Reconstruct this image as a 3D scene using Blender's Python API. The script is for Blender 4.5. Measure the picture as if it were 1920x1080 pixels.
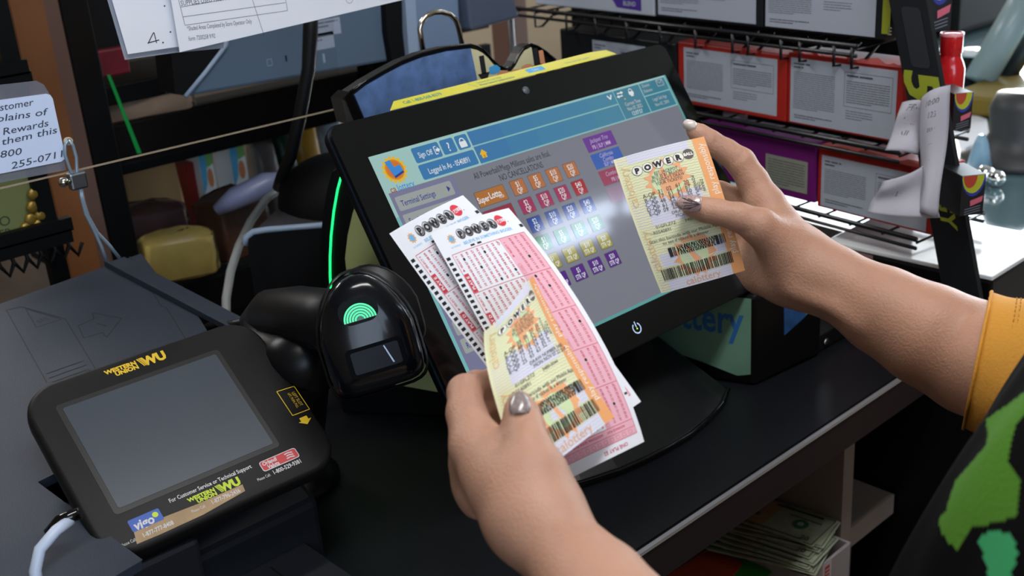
import bpy, math, random
import numpy as np
from mathutils import Vector, Matrix
from math import sin, cos, pi, radians, sqrt, atan, atan2
random.seed(7)
for o in list(bpy.data.objects): bpy.data.objects.remove(o)
SC = bpy.context.scene
COL = SC.collection
# ---------------------------------------------------------------- camera
FPX = 2100.0; EYE = 1.53
_roll = atan2(306, 4084); _pit = atan(822.0 / FPX)
_U = np.array([-sin(_roll) * cos(_pit), cos(_roll) * cos(_pit), sin(_pit)])
_X = np.array([3450 - 960, -(-470 - 540), -FPX]); _X = _X / np.linalg.norm(_X)
_X = _X - _U * (_X @ _U); _X = _X / np.linalg.norm(_X)
RC = np.stack([_X, np.cross(_U, _X), _U])          # world = RC @ camera vector
camd = bpy.data.cameras.new('camera'); cam = bpy.data.objects.new('camera', camd); COL.objects.link(cam)
camd.sensor_width = 36; camd.lens = FPX * 36 / 1920; camd.clip_start = 0.02; camd.clip_end = 60
m = Matrix([list(r) + [0] for r in RC] + [[0, 0, 0, 1]]); m.translation = Vector((0, 0, EYE)); cam.matrix_world = m
camd.dof.use_dof = True; camd.dof.focus_distance = 0.92; camd.dof.aperture_fstop = 8.5; camd.dof.aperture_blades = 9
SC.camera = cam
# ---------------------------------------------------------------- light, world, exposure
SC.view_settings.view_transform = 'Standard'; SC.view_settings.look = 'None'
SC.view_settings.gamma = 1; SC.view_settings.exposure = 0.0; SC.view_settings.use_curve_mapping = False
W = bpy.data.worlds.new('world'); SC.world = W; W.use_nodes = True
W.node_tree.nodes['Background'].inputs[0].default_value = (0.62, 0.78, 1.0, 1)
W.node_tree.nodes['Background'].inputs[1].default_value = 1.6
def area(name, loc, aim, sx, sy, power, col):
    l = bpy.data.lights.new(name, 'AREA'); l.shape = 'RECTANGLE'; l.size = sx; l.size_y = sy; l.energy = power; l.color = col
    o = bpy.data.objects.new(name, l); COL.objects.link(o); o.location = loc
    o.rotation_euler = (Vector(aim) - Vector(loc)).to_track_quat('-Z', 'Y').to_euler()
    return o
sun = bpy.data.lights.new('sun', 'SUN'); sun.energy = 22; sun.angle = .01; sun.color = (1.0, .96, .90)
suno = bpy.data.objects.new('sun', sun); COL.objects.link(suno); suno.rotation_euler = Vector((-4.1, -1.5, -1.4)).to_track_quat('-Z', 'Y').to_euler(); suno.location = (9, 5, 5)
# daylight entering by the storefront windows
area('daylight_storefront', (5.85, 1.9, 1.75), (0, 1.9, 1.2), 4.4, 1.9, 240, (0.84, 0.93, 1.0))
area('daylight_side_window', (-0.9, -2.2, 2.0), (0.2, 1.0, 1.1), 2.2, 1.5, 34, (0.66, 0.80, 1.0))
# ---------------------------------------------------------------- helpers
def ray(px, py): return RC @ (np.array([px - 960.0, -(py - 540.0), -FPX]) / FPX)
def D(px, py, d): return ray(px, py) * d + np.array([0, 0, EYE])
def atY(px, py, Y): r = ray(px, py); return r * (Y / r[1]) + np.array([0, 0, EYE])
def atZ(px, py, Z): r = ray(px, py); return r * ((Z - EYE) / r[2]) + np.array([0, 0, EYE])
def atX(px, py, X): r = ray(px, py); return r * (X / r[0]) + np.array([0, 0, EYE])
def lin(h):
    h = h.lstrip('#'); c = [int(h[i:i + 2], 16) / 255 for i in (0, 2, 4)]
    return tuple((x / 12.92 if x <= .04045 else ((x + .055) / 1.055) ** 2.4) for x in c) + (1,)
_M = {}
def mat(name, col, rough=.5, metal=0, emit=0, alpha=1, trans=0, coat=0, noise=None, bump=None, spec=.5, sss=0):
    """noise = (scale, amount) colour variation; bump = (scale, strength)"""
    if name in _M: return _M[name]
    m = bpy.data.materials.new(name); m.use_nodes = True; nt = m.node_tree; b = nt.nodes['Principled BSDF']
    c = lin(col) if isinstance(col, str) else col
    b.inputs['Base Color'].default_value = c; b.inputs['Roughness'].default_value = rough; b.inputs['Metallic'].default_value = metal
    b.inputs['Specular IOR Level'].default_value = spec
    if coat: b.inputs['Coat Weight'].default_value = coat; b.inputs['Coat Roughness'].default_value = .06
    if trans: b.inputs['Transmission Weight'].default_value = trans; b.inputs['IOR'].default_value = 1.45
    if alpha < 1: b.inputs['Alpha'].default_value = alpha
    if sss: b.inputs['Subsurface Weight'].default_value = sss; b.inputs['Subsurface Radius'].default_value = (.012, .005, .003); b.inputs['Subsurface Scale'].default_value = .6
    if emit: b.inputs['Emission Color'].default_value = c; b.inputs['Emission Strength'].default_value = emit
    tc = nt.nodes.new('ShaderNodeTexCoord')
    if noise:
        n = nt.nodes.new('ShaderNodeTexNoise'); n.inputs['Scale'].default_value = noise[0]; n.inputs['Detail'].default_value = 6
        nt.links.new(tc.outputs['Object'], n.inputs['Vector'])
        r = nt.nodes.new('ShaderNodeMapRange'); r.inputs[1].default_value = .3; r.inputs[2].default_value = .7
        r.inputs[3].default_value = 1 - noise[1]; r.inputs[4].default_value = 1 + noise[1]
        nt.links.new(n.outputs['Fac'], r.inputs['Value'])
        x = nt.nodes.new('ShaderNodeVectorMath'); x.operation = 'SCALE'; x.inputs[0].default_value = c[:3]
        nt.links.new(r.outputs[0], x.inputs['Scale']); nt.links.new(x.outputs[0], b.inputs['Base Color'])
    if bump:
        n = nt.nodes.new('ShaderNodeTexNoise'); n.inputs['Scale'].default_value = bump[0]; n.inputs['Detail'].default_value = 4
        nt.links.new(tc.outputs['Object'], n.inputs['Vector'])
        q = nt.nodes.new('ShaderNodeBump'); q.inputs['Strength'].default_value = bump[1]; q.inputs['Distance'].default_value = .001
        nt.links.new(n.outputs['Fac'], q.inputs['Height']); nt.links.new(q.outputs[0], b.inputs['Normal'])
    _M[name] = m; return m
class MB:
    def __init__(s): s.v = []; s.f = []; s.mi = []; s.sm = []; s.mats = []
    def slot(s, m):
        if m not in s.mats: s.mats.append(m)
        return s.mats.index(m)
    def add(s, vs, fs, m, smooth=False):
        k = len(s.v); i = s.slot(m); s.v.extend([tuple(map(float, p)) for p in vs])
        for f in fs: s.f.append([k + j for j in f]); s.mi.append(i); s.sm.append(smooth)
        return s
    def box(s, lo, hi, m, fr=None):
        x0, y0, z0 = lo; x1, y1, z1 = hi
        vs = [(x0, y0, z0), (x1, y0, z0), (x1, y1, z0), (x0, y1, z0), (x0, y0, z1), (x1, y0, z1), (x1, y1, z1), (x0, y1, z1)]
        if fr: vs = [fr(*p) for p in vs]
        return s.add(vs, [(0, 3, 2, 1), (4, 5, 6, 7), (0, 1, 5, 4), (1, 2, 6, 5), (2, 3, 7, 6), (3, 0, 4, 7)], m)
    def prism(s, poly, z0, z1, m, fr, smooth=False, mtop=None):
        n = len(poly); vs = [fr(x, y, z0) for x, y in poly] + [fr(x, y, z1) for x, y in poly]
        s.add(vs, [tuple(range(n))[::-1]] + [(i, (i + 1) % n, n + (i + 1) % n, n + i) for i in range(n)], m, smooth)
        return s.add([fr(x, y, z1) for x, y in poly], [tuple(range(n))], mtop or m)
    def tube(s, pts, r, m, seg=10, smooth=True, caps=True):
        pts = [np.array(p, float) for p in pts]; n = len(pts); rs = r if hasattr(r, '__len__') else [r] * n
        up = np.array([0.31, 0.17, 0.93]); rings = []
        for i, p in enumerate(pts):
            t = pts[min(i + 1, n - 1)] - pts[max(i - 1, 0)]; t = t / (np.linalg.norm(t) + 1e-12)
            a = up - t * (up @ t); a /= np.linalg.norm(a); b = np.cross(t, a); up = a
            rings.append([p + rs[i] * (a * cos(2 * pi * k / seg) + b * sin(2 * pi * k / seg)) for k in range(seg)])
        return s.rings(rings, m, smooth, caps)
    def rings(s, rings, m, smooth=True, caps=True):
        seg = len(rings[0]); vs = [p for r in rings for p in r]; fs = []
        for i in range(len(rings) - 1):
            for k in range(seg): fs.append((i * seg + k, i * seg + (k + 1) % seg, (i + 1) * seg + (k + 1) % seg, (i + 1) * seg + k))
        if caps: fs += [tuple(range(seg))[::-1], tuple((len(rings) - 1) * seg + k for k in range(seg))]
        return s.add(vs, fs, m, smooth)
    def cyl(s, p0, p1, r0, m, r1=None, seg=20, smooth=True): return s.tube([p0, p1], [r0, r0 if r1 is None else r1], m, seg, smooth)
    def grid(s, fn, nu, nv, m, smooth=True):
        vs = [fn(i / nu, j / nv) for j in range(nv + 1) for i in range(nu + 1)]
        return s.add(vs, [(j * (nu + 1) + i, j * (nu + 1) + i + 1, (j + 1) * (nu + 1) + i + 1, (j + 1) * (nu + 1) + i) for j in range(nv) for i in range(nu)], m, smooth)
    def ball(s, c, r, m, seg=14, fr=None):
        rr = r if hasattr(r, '__len__') else (r, r, r); rings = []
        for i in range(1, seg // 2 + 4):
            a = pi * i / (seg // 2 + 4); rings.append([(c[0] + rr[0] * sin(a) * cos(2 * pi * k / seg), c[1] + rr[1] * sin(a) * sin(2 * pi * k / seg), c[2] + rr[2] * cos(a)) for k in range(seg)])
        if fr: rings = [[fr(*p) for p in q] for q in rings]
        return s.rings(rings, m)
def build(name, mb, parent=None, bevel=0, solid=0, label=None, cat=None, group=None, kind=None, origin=None, seg=2):
    v = np.array(mb.v); lo = v.min(0); hi = v.max(0)
    og = np.array(origin) if origin is not None else np.array([(lo[0] + hi[0]) / 2, (lo[1] + hi[1]) / 2, lo[2]])
    me = bpy.data.meshes.new(name); me.from_pydata([tuple(p) for p in (v - og)], [], mb.f)
    for m in mb.mats: me.materials.append(m)
    me.polygons.foreach_set('material_index', mb.mi); me.polygons.foreach_set('use_smooth', mb.sm); me.update()
    o = bpy.data.objects.new(name, me); COL.objects.link(o)
    if parent is not None:
        o.parent = parent; b = np.zeros(3); q = parent
        while q is not None: b += np.array(q.location); q = q.parent
        og = og - b
    o.location = og
    if solid: md = o.modifiers.new('solid', 'SOLIDIFY'); md.thickness = solid; md.offset = -1
    if bevel: md = o.modifiers.new('bevel', 'BEVEL'); md.width = bevel; md.segments = seg; md.limit_method = 'ANGLE'; md.angle_limit = radians(35)
    return tag(o, label, cat, group, kind)
def tag(o, label=None, cat=None, group=None, kind=None):
    for k, x in (('label', label), ('category', cat), ('group', group), ('kind', kind)):
        if x: o[k] = x
    return o
def thing(name, loc, label, cat, group=None):
    o = bpy.data.objects.new(name, None); COL.objects.link(o); o.location = loc; o.empty_display_size = .02
    return tag(o, label, cat, group)
def dup(o, loc, label=None):
    c = o.copy(); COL.objects.link(c); c.location = loc
    if label: c['label'] = label
    for ch in list(o.children):
        d = ch.copy(); COL.objects.link(d); d.parent = c
    return c
def wfr(O, ex, ey, ez=None):
    """local millimetres -> world metres"""
    O = np.array(O, float); ex = np.array(ex, float) / 1000; ey = np.array(ey, float) / 1000
    ez = np.array(ez, float) / 1000 if ez is not None else np.cross(ex, ey) * 1000
    return lambda x, y, z=0.: O + ex * x + ey * y + ez * z
def rr(x0, y0, x1, y1, r, n=5):
    out = []
    for cx, cy, a in ((x1 - r, y1 - r, 0), (x0 + r, y1 - r, 90), (x0 + r, y0 + r, 180), (x1 - r, y0 + r, 270)):
        out += [(cx + r * cos(radians(a + 90 * i / n)), cy + r * sin(radians(a + 90 * i / n))) for i in range(n + 1)]
    return out
# ---- lettering in Blender's built-in face
_T = {}
def glyphs(s, bold=0., ital=0.):
    k = (s, bold, ital)
    if k not in _T:
        cu = bpy.data.curves.new('t', 'FONT'); cu.body = s; cu.size = 1; cu.offset = bold; cu.shear = ital; cu.resolution_u = 2
        ob = bpy.data.objects.new('t', cu); me = bpy.data.meshes.new_from_object(ob)
        v = np.array([(p.co.x, p.co.y) for p in me.vertices]) if len(me.vertices) else np.zeros((0, 2))
        _T[k] = (v, [tuple(p.vertices) for p in me.polygons])
        bpy.data.objects.remove(ob); bpy.data.curves.remove(cu); bpy.data.meshes.remove(me)
    return _T[k]
class Print:
    """flat print in millimetres, x right, y DOWN; fn(x, y, h) maps it onto a surface"""
    def __init__(s, mb, fn, h0=.05): s.mb = mb; s.fn = fn; s.h0 = h0
    def poly(s, pts, m, L=1): s.mb.add([s.fn(x, y, s.h0 * L) for x, y in pts], [tuple(range(len(pts)))], m)
    def rect(s, x0, y0, x1, y1, m, L=1, step=6, r=0):
        if r: return s.poly(rr(x0, y0, x1, y1, r, 4), m, L)
        nu = max(1, int(abs(x1 - x0) / step)); nv = max(1, int(abs(y1 - y0) / step))
        s.mb.grid(lambda u, v: s.fn(x0 + (x1 - x0) * u, y0 + (y1 - y0) * v, s.h0 * L), nu, nv, m, False)
    def text(s, x, y, t, size, m, L=2, rot=0, al='c', sx=1., bold=0., ital=0.):
        v, f = glyphs(t, bold, ital)
        if not len(v): return
        v = v.copy(); w = v[:, 0].max()
        v[:, 0] -= {'l': 0, 'c': w / 2, 'r': w}[al]; v[:, 1] -= .36
        v[:, 0] *= sx; v *= size; c, q = cos(radians(rot)), sin(radians(rot))
        X = v[:, 0] * c - v[:, 1] * q; Y = v[:, 0] * q + v[:, 1] * c
        s.mb.add([s.fn(x + a, y - b, s.h0 * L) for a, b in zip(X, Y)], f, m)
    def circ(s, x, y, r, m, L=1, n=20, ry=None): s.poly([(x + r * cos(2 * pi * i / n), y + (ry or r) * sin(2 * pi * i / n)) for i in range(n)], m, L)
    def ring(s, x, y, r, w, m, L=1, n=20):
        a = [s.fn(x + q * cos(2 * pi * i / n), y + q * sin(2 * pi * i / n), s.h0 * L) for i in range(n) for q in (r - w, r)]
        s.mb.add(a, [(2 * i, 2 * i + 1, (2 * i + 3) % (2 * n), (2 * i + 2) % (2 * n)) for i in range(n)], m)
    def star(s, x, y, r0, r1, n, m, L=1): s.poly([(x + (r1 if i % 2 else r0) * cos(pi * i / n - pi / 2), y + (r1 if i % 2 else r0) * sin(pi * i / n - pi / 2)) for i in range(2 * n)], m, L)
    def line(s, pts, w, m, L=1):
        for (x0, y0), (x1, y1) in zip(pts, pts[1:]):
            l = math.hypot(x1 - x0, y1 - y0) or 1; a, b = -(y1 - y0) / l * w / 2, (x1 - x0) / l * w / 2
            s.poly([(x0 + a, y0 + b), (x1 + a, y1 + b), (x1 - a, y1 - b), (x0 - a, y0 - b)], m, L)
    def wave(s, x0, x1, y, amp, per, w, m, L=1, n=4):
        k = max(2, int((x1 - x0) / per * n)); xs = [x0 + (x1 - x0) * i / k for i in range(k + 1)]
        a = []
        for x in xs:
            yy = y + amp * sin(2 * pi * x / per); a += [s.fn(x, yy - w / 2, s.h0 * L), s.fn(x, yy + w / 2, s.h0 * L)]
        s.mb.add(a, [(2 * i, 2 * i + 1, 2 * i + 3, 2 * i + 2) for i in range(k)], m)
    def frame(s, x0, y0, x1, y1, w, m, L=1): s.line([(x0, y0), (x1, y0), (x1, y1), (x0, y1), (x0, y0)], w, m, L)
    def bars(s, x0, y0, x1, y1, m, L=1, seed=1, unit=.35):
        R = random.Random(seed); x = x0
        while x < x1 - unit * 3:
            w = unit * R.choice((1, 1, 2, 2, 3)); s.poly([(x, y0), (x + w, y0), (x + w, y1), (x, y1)], m, L); x += w + unit * R.choice((1, 1, 2, 3))
    def para(s, x0, y0, x1, n, pitch, w, m, L=1, seed=3):
        R = random.Random(seed)
        for i in range(n):
            y = y0 + i * pitch; x = x0; xe = x0 + (x1 - x0) * (1 if i < n - 1 else .6)
            while x < xe - 1:
                k = min(R.uniform(2, 7) * w * 2.2, xe - x); s.poly([(x, y), (x + k, y), (x + k, y + w), (x, y + w)], m, L); x += k + w * .9
# ---------------------------------------------------------------- common materials
BLK = mat('black_plastic', '#08090b', .42, bump=(900, .15), spec=.25); BLKG = mat('gloss_black', '#050608', .10, coat=.35, spec=.35)
BLKM = mat('matte_black', '#0d0e10', .7, spec=.2); SATIN = mat('satin_black', '#0b0c0f', .35, spec=.25)
WHT = mat('white_paper_glare', '#e6e9f0', .75); CHROME = mat('chrome', '#c9c4ba', .16, 1); STEEL = mat('steel', '#8d969e', .35, 1)  # the white also colours the glare sheets on the display case
GREY = mat('grey_plastic', '#8b97a6', .45); INK = mat('dark_ink', '#17181c', .8)
# ---------------------------------------------------------------- the room
def slab(name, lo, hi, m): return build(name, MB().box(lo, hi, m), kind='structure')
tile = mat('floor_tile', '#463c33', .5, noise=(3, .15))
slab('floor', (-2.3, -2.6, -.05), (6.2, 5.2, 0), tile)
slab('ceiling', (-2.3, -2.6, 2.75), (6.2, 5.2, 2.82), mat('ceiling_tile', '#b9b6ae', .9, noise=(40, .05)))
wp = mat('wall_paint', '#7d6b55', .85, noise=(2, .08))
slab('wall_left', (-2.4, -2.6, 0), (-2.3, 5.2, 2.75), wp)
slab('wall_back', (-2.3, 5.1, 0), (6.2, 5.2, 2.75), wp)
w = MB(); w.box((-2.3, -2.6, 0), (-2.1, -2.5, 2.75), wp); w.box((-2.1, -2.6, 0), (.3, -2.5, 1.15), wp); w.box((.3, -2.6, 0), (6.2, -2.5, 2.75), wp); w.box((-2.1, -2.6, 2.7), (.3, -2.5, 2.75), wp)
build('wall_front', w, kind='structure')
w = MB(); w.box((6.1, -2.6, 0), (6.2, -.4, 2.75), wp); w.box((6.1, 4.2, 0), (6.2, 5.2, 2.75), wp); w.box((6.1, -.4, 0), (6.2, 4.2, .7), wp); w.box((6.1, -.4, 2.68), (6.2, 4.2, 2.75), wp)
build('wall_right', w, kind='structure')
alu = mat('window_alu', '#8f9599', .4, .6)
w = MB()
for y in (-.4, 1.1, 2.65, 4.15): w.box((6.08, y, .7), (6.16, y + .06, 2.68), alu)
w.box((6.08, -.4, .7), (6.16, 4.2, .76), alu); w.box((6.08, -.4, 2.62), (6.16, 4.2, 2.68), alu)
build('window_1', w, kind='structure')
w = MB()
for x in (-2.1, -.95, .24): w.box((x, -2.58, 1.15), (x + .06, -2.5, 2.7), alu)
w.box((-2.1, -2.58, 1.15), (.3, -2.5, 1.21), alu); w.box((-2.1, -2.58, 2.64), (.3, -2.5, 2.7), alu)
build('window_2', w, kind='structure')
# ceiling lights: real fixtures with their own lamp
FIX = mat('fixture_white', '#d8d8d8', .4); TUBE = mat('tube_glow', '#dfeaff', .4, emit=8)
cl = None
for i, (x, y, sx, lab) in enumerate(((2.93, -1.15, .36, 'short ceiling light, the nearer of two in the pair right of the clerk'), (3.53, -1.08, .6, 'longer ceiling light, the farther of the pair right of the clerk'), (.4, .1, 1.2, 'ceiling light hanging over the sales counter'), (.3, 2.8, 1.2, 'ceiling light over the aisle behind the shelves'), (3.2, 2.6, 1.2, 'ceiling light over the glass display counter'))):
    t = thing('ceiling_light', (x, y, 2.66), lab, 'lamp', 'ceiling lights')
    b = MB(); b.box((x - sx / 2 - .04, y - .12, 2.70), (x + sx / 2 + .04, y + .12, 2.75), FIX); build('housing', b, t, .004)
    b = MB(); b.cyl((x - sx / 2, y - .05, 2.68), (x + sx / 2, y - .05, 2.68), .03, TUBE); build('tube', b, t)
    b = MB(); b.cyl((x - sx / 2, y + .05, 2.68), (x + sx / 2, y + .05, 2.68), .03, TUBE); build('tube', b, t)
    if i > 1: area('ceiling_lamp', (x, y, 2.62), (x, y, 0), 1.2, .25, (16, 34, 16)[i - 2], (1.0, .95, .88))
# ---------------------------------------------------------------- counter (its top at 0.95 m)
CT = mat('speckled_laminate', '#111318', .42, noise=(700, .55), spec=.35); EDGE = mat('brown_edge_band', '#261c1e', .6, noise=(12, .1), spec=.2); WOOD = mat('cabinet_board', '#85786f', .6, noise=(8, .08))
t = thing('sales_counter', (.6, .9, 0), 'long dark speckled counter with brown edge and beige cabinet below', 'counter')
b = MB(); b.box((-1.2, .563, .912), (1.155, 1.3, .95), CT); build('worktop', b, t)
b = MB(); b.box((-1.2, .556, .908), (1.16, .563, .948), EDGE); b.box((1.155, .563, .908), (1.16, 1.3, .948), EDGE); build('edge_band', b, t)
b = MB(); b.box((-1.2, .5545, .9475), (1.161, .5590, .9508), mat('alu_strip', '#b9bcc2', .35, .7)); build('metal_strip', b, t)
b = MB()
b.box((-1.2, 1.22, 0), (1.12, 1.24, .908), WOOD)
for x in (-1.2, -.2, 1.02): b.box((x, .60, 0), (x + .022, 1.22, .908), WOOD)
build('cabinet_carcass', b, t)
b = MB(); b.box((-.18, .60, .66), (1.02, 1.22, .68), WOOD); build('shelf', b, t); b = MB(); b.box((-.18, .60, .30), (1.02, 1.22, .32), WOOD); build('shelf', b, t)
# low beige unit further right
t2 = thing('shelf_unit', (1.25, .9, 0), 'low beige shelf unit beyond the counter end holding a black box', 'shelf')
b = MB(); b.box((1.045, .61, .70), (1.162, 1.2, .728), WOOD); build('shelf', b, t2); b = MB(); b.box((1.045, .62, .35), (1.162, 1.2, .37), WOOD); build('shelf', b, t2)
b = MB(); b.box((1.24, .74, 0), (1.26, 1.2, .73), WOOD); build('side_panel', b, t2); b = MB(); b.box((1.045, 1.21, 0), (1.26, 1.23, .73), WOOD); build('back_panel', b, t2)
b = MB(); b.box((1.05, .80, .7285), (1.225, 1.15, .83), mat('brown_black_box', '#1b1512', .5)); b.box((1.07, .82, .83), (1.215, 1.1, .842), mat('grey_lid', '#3a3632', .4))
build('storage_box', b, bevel=.004, label='dark brown box lying in the low unit beyond the counter end', cat='box')
# ---------------------------------------------------------------- lottery touch screen terminal
TT = radians(32)
TL = D(689, 296, 1.0)
scr = wfr(TL, (1, 0, 0), (0, -sin(TT), -cos(TT)), (0, -cos(TT), sin(TT)))     # x right, y down, z towards clerk (mm)
mon = thing('lottery_terminal', (.78, .72, .95), 'tilted black touch screen lottery terminal on a flared base', 'touch screen')
b = MB()
o1 = rr(-26, -36, 431, 256, 11, 6)
b.prism(o1, -15, 1.2, BLK, scr, mtop=BLKG)
for (x0, y0, x1, y1) in ((-26, -36, 431, 256),):
    pass
housing = build('screen_housing', b, mon, .0018)
b = MB(); b.prism(rr(205, 20, 345, 215, 30, 6), -75, -14, BLK, scr); build('back_shell', b, mon, .006)
b = MB(); b.prism(rr(-27.5, -37.5, 432.5, 257.5, 12, 6), -5.5, -3.5, mat('blue_black_rim', '#1d2733', .12, .4), scr); build('rim', b, mon)
# display: lit picture with a glass gloss
def scol(name, col, e=.78): return mat('scr_' + name, col, .07, emit=e, spec=.55) if False else _scr(name, col, e)
def _scr(name, col, e):
    if 'scr_' + name in _M: return _M['scr_' + name]
    m = mat('scr_' + name, '#050506', .06, spec=.9)
    bs = m.node_tree.nodes['Principled BSDF']; bs.inputs['Emission Color'].default_value = lin(col); bs.inputs['Emission Strength'].default_value = e
    return m
d = MB(); p = Print(d, lambda x, y, h: scr(x, y, 1.2 + h), .08)
S_bg = scol('grey', '#80838f'); S_hd = scol('pale_teal', '#a6cfca'); S_bl = scol('blue', '#3c7fb6'); S_bar = scol('bar', '#4a8db0'); S_w = scol('white', '#e4e8ea', .85)
S_pn = scol('panel', '#7d7fa0'); S_bt = scol('button', '#a3aaa8'); S_nv = scol('navy', '#2b3d94'); S_y = scol('yellow', '#f0c02c'); S_or = scol('orange', '#e08a28'); S_dk = scol('dark', '#23252b')
S_mid = scol('midline', '#8fc4c6'); S_br = scol('brick', '#c07a5a')
p.rect(0, 0, 410, 222, S_bg, 1, 60)
p.rect(0, 0, 410, 3, S_hd, 2, 60); p.rect(0, 0, 45, 37, S_hd, 2, 60); p.rect(45, 0, 115, 37, S_hd, 2, 60); p.rect(0, 37, 3.5, 222, S_hd, 2, 60); p.rect(115, 0, 408, 37, S_mid, 2, 80)
p.rect(0, 219, 410, 222, scol('teal_edge', '#5fa6a6'), 3, 60); p.rect(407.5, 0, 410, 222, scol('teal_edge', '#5fa6a6'), 3, 60); p.rect(0, 60, 3.5, 222, scol('teal_side', '#7cc0c4'), 3, 60)
for i in range(10): p.rect(115 + i * 20.6, 2.2, 115 + (i + 1) * 20.6, 16.6, scol('bar%d' % (i // 2), ['#3f7eb2', '#4384b0', '#4587ae', '#4789ab', '#4a8ba8'][i // 2]), 3)
for i in range(10): p.rect(115 + i * 20.6, 18, 115 + (i + 1) * 20.6, 35.5, scol('bar%d' % (i // 2), '#fff'), 3)
p.rect(322, 2.2, 362.5, 35.5, scol('tealbox', '#46869c'), 3); p.rect(364, 18, 406, 35.5, scol('tealbox', '#46869c'), 3); p.rect(364, 2.2, 406, 16.6, scol('tealbox', '#46869c'), 3)
for (x0, y0, x1, y1) in ((46, 3, 77.5, 18.2), (79.5, 3, 95.8, 17.9), (97.8, 3, 112.8, 17.4), (45.6, 20, 113.2, 35)): p.rect(x0, y0, x1, y1, S_bl, 4, r=2)
p.text(59.5, 11, 'Sign Off', 7.6, S_w, 5, sx=.68, bold=.004); p.rect(72.2, 9.6, 74.6, 12.2, S_w, 5); p.poly([(74.4, 8), (77, 10.9), (74.4, 13.8)], S_w, 5); p.line([(73.6, 7.2), (70.8, 7.2), (70.8, 14.6), (73.6, 14.6)], .8, S_w, 5)
p.text(87.6, 10.8, '?', 12.5, S_w, 5, sx=.9, bold=.008)
p.rect(101, 9.5, 109.4, 15.6, S_w, 5, r=.8); p.ring(105.2, 9.3, 3.4, 1.1, S_w, 5)
p.text(79, 28, 'Logged In As - 0540891', 8, S_w, 5, sx=.66, bold=.004)
p.star(122.8, 26.4, .1, .1, 3, S_y, 5); p.poly([(122.8, 22.2), (127.6, 27), (125.8, 27), (125.8, 31), (119.8, 31), (119.8, 27), (118, 27)], S_y, 5); p.rect(121.9, 28, 123.7, 31, S_or, 6)
p.star(20.5, 17.6, 14, 11, 16, S_y, 4); p.circ(20.5, 17.6, 9.8, S_or, 5, 28); p.circ(20.5, 17.6, 8.2, scol('sunglow', '#d8792c'), 6, 28)
p.poly([(13.5, 9.5), (19.8, 8.6), (21.2, 16.5), (27.8, 15.4), (28.8, 22.4), (17.5, 25.6)], S_nv, 7); p.poly([(13.2, 8.6), (19.4, 7.7), (21.0, 15.3), (27.6, 14.2), (28.6, 20.4), (17.2, 23.6)], scol('logoblue', '#3b8fe0'), 8)
p.text(6.5, 34.2, 'ca', 9, scol('brick2', '#b0532e'), 5, al='l', sx=.85, bold=.01); p.text(14.5, 34.2, 'lottery', 9, scol('logoblue', '#3b8fe0'), 5, al='l', sx=.78, bold=.004)
p.rect(4, 38, 78, 219, S_pn, 2, r=3)
for i, s in enumerate(('Terminal Settings', 'Service', '', '', '', 'Cas', 'Cash S', 'Cancel Draw', 'Redeem Cou')):
    y = 42 + 17.5 * i; p.rect(7.3, y, 72.2, y + 13.8, S_bt, 3, r=1.6)
    if s: p.text(11.5, y + 7.1, s, 8, S_nv, 4, al='l', sx=.7, bold=.008)
    p.poly([(65.5, y + 3.9), (69, y + 7), (65.5, y + 10)], S_nv, 4)
p.text(150.5, 45.2, 'All Powerball/Mega Millions sales are final,', 9, S_dk, 3, sx=.66); p.text(157, 54.2, 'NO CANCELLATIONS', 9, S_dk, 3, sx=.66)
cols = ['#bd7444', '#a8335f', '#2d4ba0', '#2f8540', '#a9a032', '#552088']
for r_, labs in enumerate((('$1', '$5', '$10', '$20'), ('$2', '$10', '$20', '$40'), ('$2', '$10', '$20', '$40'), ('$1', '$5', '$10', '$20'), ('$1', '$5', '$10', '$20'), ('$1', '$5', '$10', '$20'))):
    cc = scol('row%d' % r_, cols[r_]); y = 68.4 + 19.85 * r_; cd = scol('rowd%d' % r_, '#55565c')
    lc = scol('left%d' % r_, ['#b87436', '#9c3048', '#2d4ba0', '#2f8540', '#a9a032', '#552088'][r_])
    p.rect(91.2, y - 8, 128.2, y + 8, cd, 3); p.rect(91.8, y - 7.5, 127.6, y + 7.5, lc, 4)
    for c_ in range(4):
        x = 145.2 + 24.3 * c_; k = scol('red40', '#b0242c') if (r_ == 1 and c_ == 3) else cc
        p.rect(x - 8.9, y - 7.9, x + 8.9, y + 7.9, cd, 3, r=1); p.rect(x - 8.4, y - 7.4, x + 8.4, y + 7.4, k, 4, r=1)
        if r_ < 4: p.text(x, y - 3.2, labs[c_], 8, S_w, 5, sx=.68, bold=.006); p.text(x, y + 3.4, 'QP', 8, S_w, 5, sx=.68, bold=.006)
        else: p.text(x, y - 3, labs[c_], 7, S_w, 5, sx=.68, bold=.006); p.text(x, y + 3.4, 'STR QP', 6.6, S_w, 5, sx=.62, bold=.012)
p.text(106.5, 68.8, 'Super', 8.6, S_w, 5, al='r', sx=.72, bold=.02); p.text(107, 67.5, 'Lotto', 9.5, S_w, 5, al='l', sx=.72, bold=.02); p.text(121, 71.6, 'PLUS', 3.8, S_w, 5, sx=.75, bold=.01)
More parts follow.
